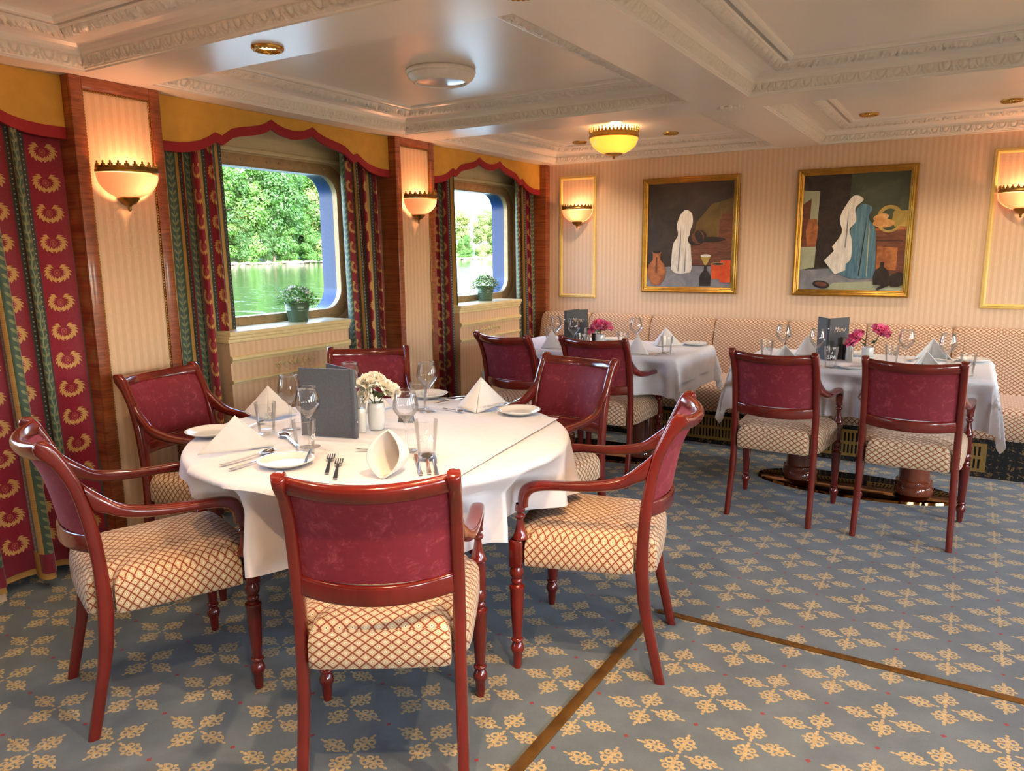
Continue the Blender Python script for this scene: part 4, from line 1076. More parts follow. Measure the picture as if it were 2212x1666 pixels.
def sill_plant(loc, label, k):
    rr = random.Random(30 + k); r = thing('potted_plant', label, 'potted plant', loc, k * 1.3, 'white flowering plants on the sills')
    m = MB(); m.lathe([(0.001, 0), (0.056, 0), (0.058, 0.004), (0.0655, 0.066), (0.0675, 0.068), (0.0675, 0.072), (0.0665, 0.074), (0.068, 0.078), (0.068, 0.082), (0.0675, 0.084), (0.073, 0.112), (0.0755, 0.114), (0.075, 0.119), (0.071, 0.118), (0.068, 0.10), (0.001, 0.10)], 40); m.build('pot', M['potgreen'], r)
    m = MB()
    for i in range(900):
        a = rr.random() * 2 * PI; e = rr.random(); R = 0.118 * (1 - e * e) ** 0.5 * rr.uniform(0.35, 1.05); z = 0.105 + 0.095 * e + rr.uniform(-0.012, 0.012) - 0.012 * (R / 0.12)
        leaf_quad(m, (R * math.cos(a), R * math.sin(a), z), (math.cos(a) + rr.uniform(-.6, .6), math.sin(a) + rr.uniform(-.6, .6), rr.uniform(-.3, 0.8)), rr.uniform(0.014, 0.026), rr.uniform(0.004, 0.008))
    o = m.build('foliage', M['plant'], r, sharp=0, recalc=False); o['kind'] = 'stuff'
    m = MB()
    for i in range(140):
        a = rr.random() * 2 * PI; e = rr.random() ** 0.8; R = 0.112 * (1 - e * e * 0.9) ** 0.5 * rr.uniform(0.5, 1.05); z = 0.125 + 0.085 * e
        c = Vector((R * math.cos(a), R * math.sin(a), z)); m.ball(tuple(c), 0.0058, 0.0058, 0.0045, 6)
    o = m.build('blossoms', M['petal_w'], r, sharp=0); o['kind'] = 'stuff'
sill_plant((-0.170, -2.835, 0.997), 'white flowering plant in a green metal pot on the nearer window sill', 0)
sill_plant((-0.175, -0.785, 0.997), 'white flowering plant in a green metal pot on the farther window sill', 1)
# ------------------------------------------------------------------ tableware
ZT = 0.7555      # on the topper of the round table
ZL = 0.7545      # on the overlay cloths of the two rectangular tables
def at(px, py, z=ZT):
    """the point of a horizontal plane that the camera sees at this place of the photograph"""
    d = fw + r3 * ((px - 1106.0) / FPX) - u3 * ((py - 833.0) / FPX); o = cam.matrix_world.translation
    return o + d * ((z - o.z) / d.z)

def first_glass():
    r = thing('wine_glass', '', 'wine glass', (0, 0, 0), 0, 'empty wine glasses')
    pr = [(0.001, 0.0), (0.034, 0.0), (0.0345, 0.0015), (0.020, 0.004), (0.008, 0.007), (0.0042, 0.014), (0.0036, 0.05), (0.0042, 0.088), (0.009, 0.096), (0.022, 0.112), (0.036, 0.131), (0.0420, 0.142), (0.0425, 0.150), (0.040, 0.168), (0.0345, 0.192), (0.0315, 0.205), (0.0305, 0.2055),
          (0.0335, 0.191), (0.039, 0.167), (0.0412, 0.150), (0.0405, 0.143), (0.0345, 0.132), (0.020, 0.1145), (0.007, 0.0995), (0.001, 0.098)]
    m = MB(); m.lathe(pr, 40); m.build('glass', M['glass'], r, sharp=0)
    return r
G = first_glass()
GL = [((1.143, -4.115, ZT), 'wine glass beside the left back napkin on the round table'), ((1.392, -4.262, ZT), 'wine glass in front of the tall grey menu on the round table'), ((1.712, -4.142, ZT), 'wine glass right of the white flower vase on the round table, behind the printed tumbler'),
      ((1.394, -3.616, ZT), 'wine glass at the far side of the round table, right of the white flowers'), ((1.120, -3.77, ZT), 'wine glass half hidden behind the grey menu of the round table'),
      ((0.846, -1.472, ZL), 'wine glass left of the upright menu on the window corner table'), ((1.035, -1.575, ZL), 'wine glass in front of the upright menu on the window corner table'), ((1.389, -1.369, ZL), 'wine glass right of the pink flowers on the window corner table'),
      ((2.329, -1.395, ZL), 'leftmost wine glass on the far right table'), ((2.545, -1.560, ZL), 'wine glass before the dark menu on the far right table'), ((2.976, -1.395, ZL), 'wine glass right of the pink peonies on the far right table'), ((3.176, -1.51, ZL), 'rightmost wine glass on the far right table')]
for i, (p, l) in enumerate(GL):
    if i == 0: G.location = p; G['label'] = l
    else: dup(G, p, i * 0.8, l)

def first_tumbler():
    r = thing('tumbler', '', 'tumbler', (0, 0, 0), 0, 'printed water tumblers')
    m = MB(); m.lathe([(0.001, 0.0), (0.027, 0.0), (0.029, 0.002), (0.0305, 0.03), (0.0385, 0.113), (0.0380, 0.1145), (0.0368, 0.113), (0.0287, 0.030), (0.027, 0.014), (0.001, 0.012)], 40); m.build('glass', M['glass'], r, sharp=30)
    m = MB(); vs, fs = text_mesh('SPA', 0.030, 0.0, 0.0008)
    def wrap(x, y, z0=0.058): 
        z = z0 + y; R = 0.0305 + (0.0385 - 0.0305) * (z - 0.03) / 0.083 + 0.0003; a = x / R - PI / 2
        return (R * math.cos(a), R * math.sin(a), z)
    m.add([wrap(v[0], v[1]) for v in vs], fs)
    # small emblem above the word: a figure like a leaping drop
    for (pts) in ([(0.0, 0.018), (0.0025, 0.025), (0.0, 0.033), (-0.0025, 0.025)], [(-0.006, 0.020), (-0.001, 0.0175), (0.005, 0.0205), (0.0, 0.022)], [(0.0015, 0.028), (0.006, 0.030), (0.005, 0.032), (0.001, 0.031)]):
        m.add([wrap(a, b) for a, b in pts], [[0, 1, 2, 3]])
    m.build('print', M['frost'], [q for q in r.children][0], sharp=0, recalc=False)
    return r
T = first_tumbler()
def facing(p, extra=0.0):
    d = cam.matrix_world.translation - Vector(p); return math.atan2(d.y, d.x) + PI / 2 + extra
TL = [((1.112, -4.203, ZT), 2.7, 'water tumbler between the two left napkins on the round table'), ((1.452, -4.340, ZT), 1.35, 'water tumbler in front of the grey menu on the round table'), ((1.797, -4.146, ZT), 0.0, 'water tumbler with its print facing us at the near right of the round table'),
      ((1.340, -3.605, ZT), 2.4, 'water tumbler at the far side of the round table, behind the white flowers'), ((0.765, -1.395, ZL), 3.0, 'leftmost water tumbler on the window corner table'), ((1.112, -1.612, ZL), 0.1, 'water tumbler before the pepper mill on the window corner table'),
      ((1.325, -1.43, ZL), 2.5, 'water tumbler right of the pink flower vase on the window corner table'), ((1.655, -1.515, ZL), 1.8, 'water tumbler alone at the right end of the window corner table'), ((2.250, -1.455, ZL), 3.1, 'leftmost water tumbler on the far right table'), ((2.626, -1.600, ZL), 0.15, 'water tumbler in the gap between the two far right chairs'),
      ((2.905, -1.345, ZL), 3.0, 'water tumbler right of the pink peonies on the far right table'), ((3.272, -1.585, ZL), 2.0, 'rightmost water tumbler on the far right table')]
for i, (p, a, l) in enumerate(TL):
    if i == 0: T.location = p; T['label'] = l; T.rotation_euler = (0, 0, facing(p, a))
    else: dup(T, p, facing(p, a), l)

def plate(p, label, first=[]):
    if not first:
        m = MB(); m.lathe([(0.001, 0.004), (0.045, 0.004), (0.060, 0.006), (0.078, 0.015), (0.086, 0.0185), (0.0875, 0.018), (0.087, 0.016), (0.075, 0.010), (0.056, 0.0), (0.001, 0.0)], 56)
        o = m.build('side_plate', M['china'], sharp=0); tag(o, label, 'plate', 'small white side plates'); o.location = p; first.append(o); return o
    o = first[0].copy(); COL.objects.link(o); o.location = p; o['label'] = label; return o
P1 = plate((1.487, -4.452, ZT), 'white side plate with a butter knife at the near edge of the round table')
plate((0.950, -4.318, ZT + 0.001), 'white side plate at the left rim of the round table, half behind a napkin')
plate((1.737, -3.463, ZT), 'white side plate with a knife across it at the right rim of the round table')
plate((1.198, -3.356, ZT), 'white side plate at the far rim of the round table')
plate((1.668, -0.985, ZL), 'white side plate at the back right corner of the window corner table')
plate((1.075, -1.00, ZL), 'white side plate behind the pink flowers of the window corner table')
plate((2.735, -1.585, ZL), 'white side plate in the gap between the two far right chairs')
plate((3.300, -1.00, ZL), 'white side plate at the right end of the far right table')
plate((2.690, -1.02, ZL), 'white side plate behind the salt mill of the far right table')

def napkin(F, L, R, A, label, bulge=0.02, name='folded_napkin'):
    """standing fold: two wings from the front ridge A-F to the base corners L and R, the back open"""
    F, L, R, A = Vector(F), Vector(L), Vector(R), Vector(A)
    c = (F + L + R) / 3; c.z = F.z; m = MB(); n = 12
    def wing(E):
        nrm = (F - A).cross(E - A).normalized()
        if nrm.dot((A + F + E) / 3 - Vector((c.x, c.y, c.z + 0.03))) < 0: nrm = -nrm
        def fn(u, v):   # u: apex -> base, v: ridge -> corner
            p = A.lerp(F.lerp(E, v), u)
            b = bulge * math.sin(PI * min(1, v * 0.95 + 0.05)) * u
            p = p + nrm * b
            if v > 0.5 and u > 0.5: p.z += 0.010 * (v - 0.5) * (u - 0.5) * 4 * 0.5
            p.z = max(p.z, F.z + 0.002)
            return tuple(p)
        m.grid(fn, n, n)
    wing(L); wing(R)
    vs = [Vector(v) for v in m.v]; o_ = sum(vs, Vector()) / len(vs); o_.z = F.z
    m.v = [tuple(v - o_) for v in vs]
    o = m.build(name, M['napkin'], loc=tuple(o_), sharp=60)
    bm = bmesh.new(); bm.from_mesh(o.data); bmesh.ops.remove_doubles(bm, verts=bm.verts[:], dist=1e-5); bm.to_mesh(o.data); bm.free()
    s = o.modifiers.new('thickness', 'SOLIDIFY'); s.thickness = 0.004; s.offset = -1
    return tag(o, label, 'napkin', 'folded white napkins')
def up_(p, h): return (p[0], p[1], p[2] + h)
def mid(a, b, t=0.5): return Vector(a).lerp(Vector(b), t)
# left one: a wide face towards us
a, b = at(592, 964), at(426, 987); back = mid(a, b) + Vector((-0.06, 0.10, 0)); napkin(a, b, back, up_(mid(mid(a, b, 0.52), back, 0.16), 0.118), 'wide white napkin pyramid at the left front of the round table', 0.004)
a, b, c = at(578, 908), at(526, 893), at(643, 893); napkin(a, b, c + Vector((0, 0.0, 0)), up_(mid(mid(b, c), a, 0.3), 0.122), 'white napkin pyramid behind the water tumbler at the left back of the round table', 0.022)
a, b, c = at(1029, 893), at(986, 882), at(1096, 872); napkin(a, b, c, up_(mid(mid(b, c), a, 0.15), 0.128), 'white napkin pyramid at the right back of the round table', 0.02)
a, b, c = at(792, 893), at(765, 884), at(848, 880); napkin(a, b, c, up_(mid(mid(b, c), a, 0.2), 0.10), 'white napkin pyramid behind the salt mill and white flowers on the round table', 0.02)
# near one: a leaf-shaped mouth turned to us
Tt = at(825, 1034); away = Vector((-0.32, 0.94, 0)).normalized(); rt = Vector((0.94, 0.32, 0)); Ap = Tt + away * 0.055 + Vector((0, 0, 0.128)); m = MB()
def shell(u, v):
    t = u; q = 2 * v - 1
    b = Ap.lerp(Tt, t) + away * (-0.012 * math.sin(PI * t)); w = 0.049 * math.sin(PI * t) ** 0.8; d = 0.105 * math.sin(PI * min(1, t * 0.9 + 0.02)) ** 0.9
    k = (1 - abs(q) ** 1.6)
    p = b + rt * (w * q * (1 + 0.25 * k) + 0.03 * k * math.sin(PI * t)) + away * d * k - Vector((0, 0, 0.02 * k * math.sin(PI * t)))
    p.z = max(p.z, ZT + 0.002); return tuple(p - Tt)
m.grid(shell, 20, 20); o = m.build('folded_napkin', M['napkin'], loc=tuple(Tt), sharp=0); s = o.modifiers.new('thickness', 'SOLIDIFY'); s.thickness = 0.004
tag(o, 'white napkin with a leaf-shaped open mouth at the near edge of the round table', 'napkin', 'folded white napkins')
m = MB(); fold = rt
def tail(u, v):
    p = Tt + away * (0.02 + 0.10 * u) + rt * (0.02 + 0.085 * u * v) + Vector((0, 0, 0.002 + 0.05 * (1 - v) * (1 - u * 0.4))); return tuple(p - Tt)
def far_nap(x, y, rot, label, h=0.122, s=1.0):
    R_ = Matrix.Rotation(rot, 3, 'Z'); P = Vector((x, y, ZL))
    f = lambda a, b, z=0.0: tuple(P + R_ @ (Vector((a, b, 0)) * s) + Vector((0, 0, z)))
    napkin(f(0, 0.085), f(-0.105, -0.03), f(0.105, -0.03), f(0, 0.005, h), label, 0.02)
far_nap(0.87, -1.56, -0.6 + PI, 'white napkin pyramid at the near left of the window corner table')
far_nap(1.485, -1.555, 2.3, 'white napkin pyramid at the near right of the window corner table, behind a chair')
far_nap(1.495, -1.085, 2.9, 'white napkin pyramid at the back right of the window corner table', 0.125, 1.1)
far_nap(2.375, -1.565, 0.25, 'low white napkin behind the left chair of the far right table', 0.108, 0.95)
far_nap(2.425, -1.14, 2.4, 'white napkin standing beside the dark menu on the far right table', 0.125)
far_nap(3.085, -1.555, 0.4, 'low white napkin behind the right chair of the far right table', 0.115, 0.95)
far_nap(3.095, -1.06, 0.2, 'tall white napkin at the back right of the far right table', 0.13)

# menus: two stiff boards joined at a spine
def menu(sp, e1, e2, label, mat, text=None, side=1, h=0.245, th=0.006):
    r = thing('menu_folder', label, 'menu', tuple(sp), 0, 'upright grey menus')
    S = Vector((0, 0)); n_ = 0
    for e in (e1, e2):
        d = Vector((e[0] - sp[0], e[1] - sp[1])); L = d.length; d.normalize(); q = Vector((-d.y, d.x)) * th / 2
        m = MB(); m.prism([tuple(S + q), tuple(d * L + q), tuple(d * L - q), tuple(S - q)], 0, h, 0, 'z'); cv = m.build('cover', mat, r, sharp=20)
        if text and n_ == 0:
            vs, fs = text_mesh(text, 0.042, 0.35); m = MB(); nn = Vector((-d.y, d.x)) * side
            ex = d if nn.dot(Vector((3.25 - sp[0], -6.0 - sp[1]))) > 0 else d
            if (Vector((d.y, -d.x))).dot(nn) < 0: ex = -d
            m.add([tuple(Vector((*(d * L * 0.52 + ex * v[0] + nn * (th / 2 + 0.0006)), h * 0.72 + v[1]))) for v in vs], fs); m.build('title', M['gold_ink'], cv, sharp=0, recalc=False)
        n_ += 1
    m = MB(); d1 = (Vector((e1[0] - sp[0], e1[1] - sp[1])).normalized() + Vector((e2[0] - sp[0], e2[1] - sp[1])).normalized()).normalized() * -1
    m.box(-0.008, 0.008, -0.008, 0.008, 0.0, h, 0.003); m.build('spine', mat, r)
    m = MB()
    for z in (0.06, h - 0.06): m.ball((d1.x * 0.010, d1.y * 0.010, z), 0.0045, 0.0045, 0.0045, 10)
    m.build('rivets', M['steel'], r)
    return r
menu((1.446, -4.098, ZT), (1.248, -4.160), (1.258, -4.035), 'tall grey menu folder standing open on the round table', M['menu'])
menu((0.921, -1.468, ZL), (1.006, -1.300), (0.935, -1.290), 'grey menu with a pink script title on the window corner table', M['menu2'], 'Menu', -1)
menu((2.567, -1.335, ZL), (2.655, -1.190), (2.492, -1.228), 'dark menu with a pale script title on the far right table', M['menu2'], 'Menu', -1)

# salt and pepper mills
M['salt'] = flat('salt_grains', C(226, 222, 212), 0.8, 0.05, 200.0); M['pepper'] = flat('peppercorns', C(34, 28, 26), 0.7, 0.5, 260.0)
M['acryl'] = flat('clear_mill_top', C(210, 212, 212), 0.1, 0.05, 50.0, Transmission_Weight=0.6)
def mill(p, kind, label):
    r = thing('%s_mill' % kind, label, 'spice mill', p, 0, 'salt and pepper mills')
    m = MB(); m.lathe([(0.001, 0.0), (0.0195, 0.0), (0.0205, 0.004), (0.0195, 0.088), (0.001, 0.088)], 28); m.build('contents', M[kind], r, sharp=30)
    m = MB(); m.lathe([(0.0205, 0.0), (0.0215, 0.004), (0.0205, 0.09), (0.018, 0.096), (0.0185, 0.100)], 28); m.build('glass_jar', M['glass'], r, sharp=0)
    m = MB(); m.lathe([(0.001, 0.089), (0.0185, 0.090), (0.0205, 0.098), (0.0205, 0.112), (0.019, 0.116), (0.0195, 0.120), (0.017, 0.130), (0.012, 0.134), (0.001, 0.135)], 28); m.build('grinder_cap', M['acryl'], r, sharp=30)
mill((1.395, -4.015, ZT), 'salt', 'salt mill between the grey menu and the white flowers on the round table')
mill((1.062, -1.430, ZL), 'salt', 'salt mill left of the pink flower vase on the window corner table'); mill((1.090, -1.365, ZL), 'pepper', 'pepper mill half behind the salt mill on the window corner table')
mill((2.682, -1.300, ZL), 'salt', 'salt mill right of the dark menu on the far right table'); mill((2.655, -1.245, ZL), 'pepper', 'pepper mill behind the salt mill on the far right table')

# flower vases
M['vase'] = flat('pale_vase', C(212, 216, 214), 0.18, 0.02, 8.0, Coat_Weight=0.4)
M['pet_cream'] = flat('cream_petal', C(246, 241, 224), 0.6, 0.05, 30.0, Sheen_Weight=0.2); M['pet_pink'] = flat('pink_petal', C(240, 92, 144), 0.6, 0.16, 24.0, Sheen_Weight=0.2)
M['stem'] = flat('stem_green', C(70, 84, 44), 0.6, 0.2)
def flower(mb, c, ax, R, rr, frilly=0.0):
    c = Vector(c); ax = Vector(ax).normalized(); t1 = ax.orthogonal().normalized(); t2 = ax.cross(t1)
    for (n, tilt, L, w) in ((7, 1.15, 1.0, 0.62), (7, 0.75, 0.95, 0.58), (6, 0.42, 0.85, 0.5), (5, 0.18, 0.7, 0.42)):
        for k in range(n):
            a = 2 * PI * (k + rr.random() * 0.5) / n; o = t1 * math.cos(a) + t2 * math.sin(a); s = ax.cross(o)
            tl = tilt + rr.uniform(-.12, .12); LL = L * R * rr.uniform(0.9, 1.08)
            def fn(u, v):
                q = 2 * v - 1; ang = tl * (0.35 + 0.65 * u); x = LL * u * math.sin(ang) ; z = LL * u * math.cos(ang) * 0.8
                ww = w * R * math.sin(PI * (0.12 + 0.76 * u)) ; cup = 0.25 * R * q * q * u
                rip = frilly * R * 0.12 * math.sin(q * 9 + a * 5) * u * u + 0.05 * R * math.sin(q * 5 + a) * u
                return tuple(c + o * (x - cup * 0.4) + ax * (z + cup * 0.5 + rip) + s * ww * q)
            mb.grid(fn, 5, 6)
def vase(p, label, heads, pet, shape, seed, rz=0.0):
    rr = random.Random(seed); r = thing('flower_vase', label, 'flower vase', p, rz, 'small vases of silk flowers')
    m = MB(); m.lathe(shape, 40); m.build('vase', M['vase'], r, sharp=40)
    top = shape[-3][1]
    for (x, y, z, ax, R) in heads:
        m = MB(); flower(m, (x, y, z), ax, R, rr, 1.0 if pet == 'pet_pink' else 0.4); m.build('flower', M[pet], r, sharp=0, recalc=False)
    m = MB()
    for (x, y, z, ax, R) in heads:
        m.tube(smooth_curve([(0.004 * x, 0.004 * y, top - 0.03), (x * 0.45, y * 0.45, top + 0.01), (x - ax[0] * 0.01, y - ax[1] * 0.01, z - 0.004)], 5), 0.0022, 6)
    for k in range(5):
        a = rr.random() * 6.28; leaf_quad(m, (0.018 * math.cos(a), 0.018 * math.sin(a), top + 0.012 + 0.006 * k), (math.cos(a), math.sin(a), 0.5), 0.042, 0.014)
    m.build('stems', M['stem'], r, sharp=0, recalc=False)
VS = [(0.001, 0), (0.024, 0), (0.028, 0.004), (0.0315, 0.03), (0.0325, 0.08), (0.030, 0.096), (0.0285, 0.1005), (0.0265, 0.098), (0.026, 0.07), (0.001, 0.068)]
VC = [(0.001, 0), (0.0295, 0), (0.031, 0.003), (0.031, 0.093), (0.030, 0.0955), (0.0285, 0.093), (0.0285, 0.07), (0.001, 0.068)]
vase((1.418, -3.955, ZT), 'pale vase with cream silk flowers on the round table', [(-0.012, 0.004, 0.158, (-0.1, -0.35, 1), 0.066), (0.040, -0.012, 0.138, (0.7, -0.3, 0.75), 0.060), (-0.030, -0.022, 0.126, (-0.6, -0.6, 0.45), 0.042)], 'pet_cream', VS, 4, 0.55)
vase((1.172, -1.455, ZL), 'pale vase with one big pink flower on the window corner table', [(0.008, -0.006, 0.128, (0.25, -0.3, 1), 0.085), (-0.030, -0.012, 0.115, (-0.7, -0.3, 0.6), 0.055)], 'pet_pink', VC, 5)
vase((2.785, -1.372, ZL), 'pale vase with two pink peonies on the far right table', [(-0.048, -0.01, 0.128, (-0.75, -0.3, 0.65), 0.072), (0.055, 0.0, 0.168, (0.45, -0.3, 0.85), 0.066)], 'pet_pink', VC, 6)

# table number card
r = thing('table_number_card', 'small grey tent card with the table number beside the white flowers', 'sign', tuple(at(878, 911)), 0.35)
m = MB(); w = 0.030
m.add([(-w, -0.012, 0), (w, -0.012, 0), (w, 0, 0.026), (-w, 0, 0.026), (-w, 0.012, 0), (w, 0.012, 0)], [[0, 1, 2, 3], [3, 2, 5, 4]])
o = m.build('card', flat('card_metal', C(120, 126, 130), 0.35, 0.1, 60.0, Metallic=0.4), r); s = o.modifiers.new('t', 'SOLIDIFY'); s.thickness = 0.0012
vs, fs = text_mesh('11', 0.022, 0, 0.0005); sl = math.atan2(0.026, 0.012); m = MB()
m.add([(v[0] - 0.008, -0.0068 + v[1] * math.cos(sl) - 0.0013, 0.0125 + v[1] * math.sin(sl) + 0.0006) for v in vs], fs); m.build('number', M['black'], o, sharp=0, recalc=False)

# cutlery -------------------------------------------------------------------
def handle(m, L, y0=0.0):
    rings = []
    for (t, w, h) in ((0, 0.0052, 0.0018), (0.02, 0.0060, 0.0022), (0.5, 0.0046, 0.0022), (0.85, 0.0034, 0.0020), (1.0, 0.0030, 0.0018)):
        y = y0 + L * t; z = 0.003 + 0.004 * math.sin(PI * t * 0.5) ** 2
        rings.append([(w, y, z - h / 2), (w, y, z + h / 2), (-w, y, z + h / 2), (-w, y, z - h / 2)])
    m.loft(rings, True, True, False)
def mk_fork():
    m = MB(); handle(m, 0.125)
    def neck(u, v):
        q = 2 * v - 1; y = 0.124 + 0.028 * u; w = 0.003 + 0.0095 * math.sin(u * PI / 2); return (w * q, y, 0.0072 - 0.003 * u + 0.002 * q * q * u)
    m.grid(neck, 5, 4)
    for k in range(4):
        x = -0.0098 + 0.00653 * k
        m.loft([[(x + 0.0016 * c, y, z + d) for c, d in ((1, -.0008), (1, .0008), (-1, .0008), (-1, -.0008))] for y, z in ((0.150, 0.0052), (0.165, 0.0030), (0.180, 0.0030), (0.196, 0.0055))], True, True, False)
    return m
def mk_spoon(s=1.0):
    m = MB(); handle(m, 0.135)
    def bowl(u, v):
        q = 2 * v - 1; y = 0.134 + 0.058 * u; w = 0.003 + 0.0175 * math.sin(PI * min(1, u * 0.93 + 0.03)) ** 0.7
        dep = 0.007 * math.sin(PI * u) * (1 - q * q); return (w * q, y, 0.0085 - dep + 0.002 * u)
    m.grid(bowl, 10, 8); return m
def mk_knife():
    m = MB(); handle(m, 0.105)
    out = [(0.0035, 0.105), (0.0065, 0.115), (0.0085, 0.17), (0.006, 0.20), (0.0, 0.212), (-0.0040, 0.20), (-0.0045, 0.12), (-0.003, 0.105)]
    m.prism(out, 0.0045, 0.0058); return m
CUT = {}
def cut(kind, tip, end, label, z=ZT, s=1.0, tilt=0.0):
    if kind not in CUT:
        o = {'fork': mk_fork, 'spoon': mk_spoon, 'knife': mk_knife}[kind]().build('table_' + kind, M['steel'], sharp=35); CUT[kind] = o
        if kind != 'knife':
            q = o.modifiers.new('t', 'SOLIDIFY'); q.thickness = 0.0009
    else:
        o = CUT[kind].copy(); COL.objects.link(o)
    tip, end = Vector(tip), Vector(end); d = tip - end
    L = {'fork': 0.196, 'spoon': 0.192, 'knife': 0.212}[kind]
    k = min(1.06, max(0.62, d.length / L)); o.scale = (k if k > 0.8 else k * 1.1, k, k)
    o.location = (end.x, end.y, z + 0.0005); o.rotation_euler = (tilt, 0, math.atan2(-d.x, d.y))
    o.rotation_mode = 'XYZ'
    return tag(o, label, kind, 'table cutlery')
cut('fork', at(720, 973), at(706, 1025), 'left fork of the pair lying right of the near plate')
cut('fork', at(737, 981), at(724, 1037), 'right fork of the pair lying right of the near plate')
cut('knife', at(895, 977), at(909, 1028), 'left knife of the trio at the near right of the round table')
cut('spoon', at(920, 972), at(928, 1026), 'soup spoon between the two knives at the near right of the round table')
cut('knife', at(934, 977), at(944, 1030), 'right knife of the trio at the near right of the round table')
cut('spoon', at(608, 973), at(477, 1008), 'soup spoon left of the near plate, in front of the wide napkin')
cut('knife', at(636, 976), at(496, 1017), 'knife lying parallel to the soup spoon, partly under the near plate')
cut('spoon', at(606, 937), at(643, 966), 'dessert spoon lying left of the tumbler before the grey menu')
cut('knife', at(673, 984), at(660, 1014), 'butter knife on the rim of the near plate', ZT + 0.0185, 0.7)
cut('knife', at(768, 973), at(874, 979), 'knife lying behind the leaf-mouthed napkin')
cut('fork', at(1024, 890), at(1120, 876), 'fork beside the right napkin, its handle towards the right plate')
cut('knife', at(1043, 893), at(1122, 878), 'knife lying across the right plate of the round table', ZT + 0.0185)
cut('spoon', at(1000, 892), at(957, 883), 'dessert spoon lying in front of the right napkin')
cut('spoon', at(948, 864), at(1005, 857), 'soup spoon beside the far plate of the round table')
cut('knife', at(938, 874), at(1000, 862), 'knife beside the far plate of the round table')
cut('fork', at(566, 938), at(520, 958), 'fork half hidden behind the wide napkin, near the left tumbler')
cut('spoon', at(556, 916), at(530, 926), 'spoon between the two left napkins')
cut('spoon', (1.655, -1.475, ZL), (1.575, -1.64, ZL), 'spoon in front of the right tumbler of the window corner table', ZL)
cut('knife', (1.62, -1.475, ZL), (1.535, -1.64, ZL), 'knife left of the spoon on the window corner table', ZL)
cut('knife', (1.70, -1.49, ZL), (1.625, -1.645, ZL), 'knife right of the spoon on the window corner table', ZL)
cut('fork', (1.585, -1.06, ZL), (1.70, -0.94, ZL), 'fork beside the back right plate of the window corner table', ZL)
cut('fork', (2.66, -1.50, ZL), (2.64, -1.655, ZL), 'fork in the gap between the two far right chairs', ZL)
cut('fork', (3.20, -1.17, ZL), (3.215, -1.00, ZL), 'fork left of the right end plate of the far right table', ZL)
cut('spoon', (2.98, -1.18, ZL), (3.02, -1.02, ZL), 'spoon behind the tumbler right of the pink peonies', ZL)

# ------------------------------------------------------------------ outside: river, far bank, trees
WZ = -1.25
wm = Mat('river_water'); n1 = wm.noise(0.9, 4.0, 0.6, stretch=(0.35, 1.0, 1.0), dist=0.4); n2 = wm.noise(0.16, 3.0, 0.5, stretch=(0.5, 1.2, 1))
wm.set(Base_Color=C(34, 52, 28), Roughness=0.05, Specular_IOR_Level=0.4); wm.bump(n1 * 0.6 + n2 * 0.9, 0.32, 0.3)
m = MB(); m.add([(-0.5, -150, WZ), (-141, -150, WZ), (-141, 420, WZ), (-0.5, 420, WZ)], [[0, 1, 2, 3]]); struct(m.build('river_water', wm.m))
gm = flat('bank_grass', C(84, 120, 54), 0.9, 0.3, 0.6)
m = MB()
def bank(u, v):
    y = -150 + 570 * u; x = -138.5 - 90 * v; z = WZ - 0.3 + min(1.0, v * 9) * 1.6 + v * 5 + 0.3 * math.sin(u * 300); return (x, y, z)
m.grid(bank, 120, 12); struct(m.build('river_bank', gm))
rr = random.Random(3); m = MB()
for i in range(420):
    y = 70 + 190 * rr.random(); s = rr.uniform(0.25, 0.8); m.ball((-138.8 - rr.random() * 1.2, y, WZ + 0.1 + rr.random() * 0.35), s, s * 1.3, s * 0.6, 6)
o = m.build('bank_stones', flat('pale_stone', C(112, 104, 92), 0.9, 0.2, 1.0), sharp=0); tag(o, 'row of pale stones along the far waterline', 'stones', kind='stuff')
LM = [leafmat('leaf_mid_green', C(48, 92, 36), C(84, 130, 54)), leafmat('leaf_dark_green', C(34, 70, 32), C(62, 108, 46)), leafmat('leaf_pale_green', C(96, 122, 62), C(138, 154, 92))]
bark = flat('bark', C(112, 96, 78), 0.9, 0.2, 2.0)
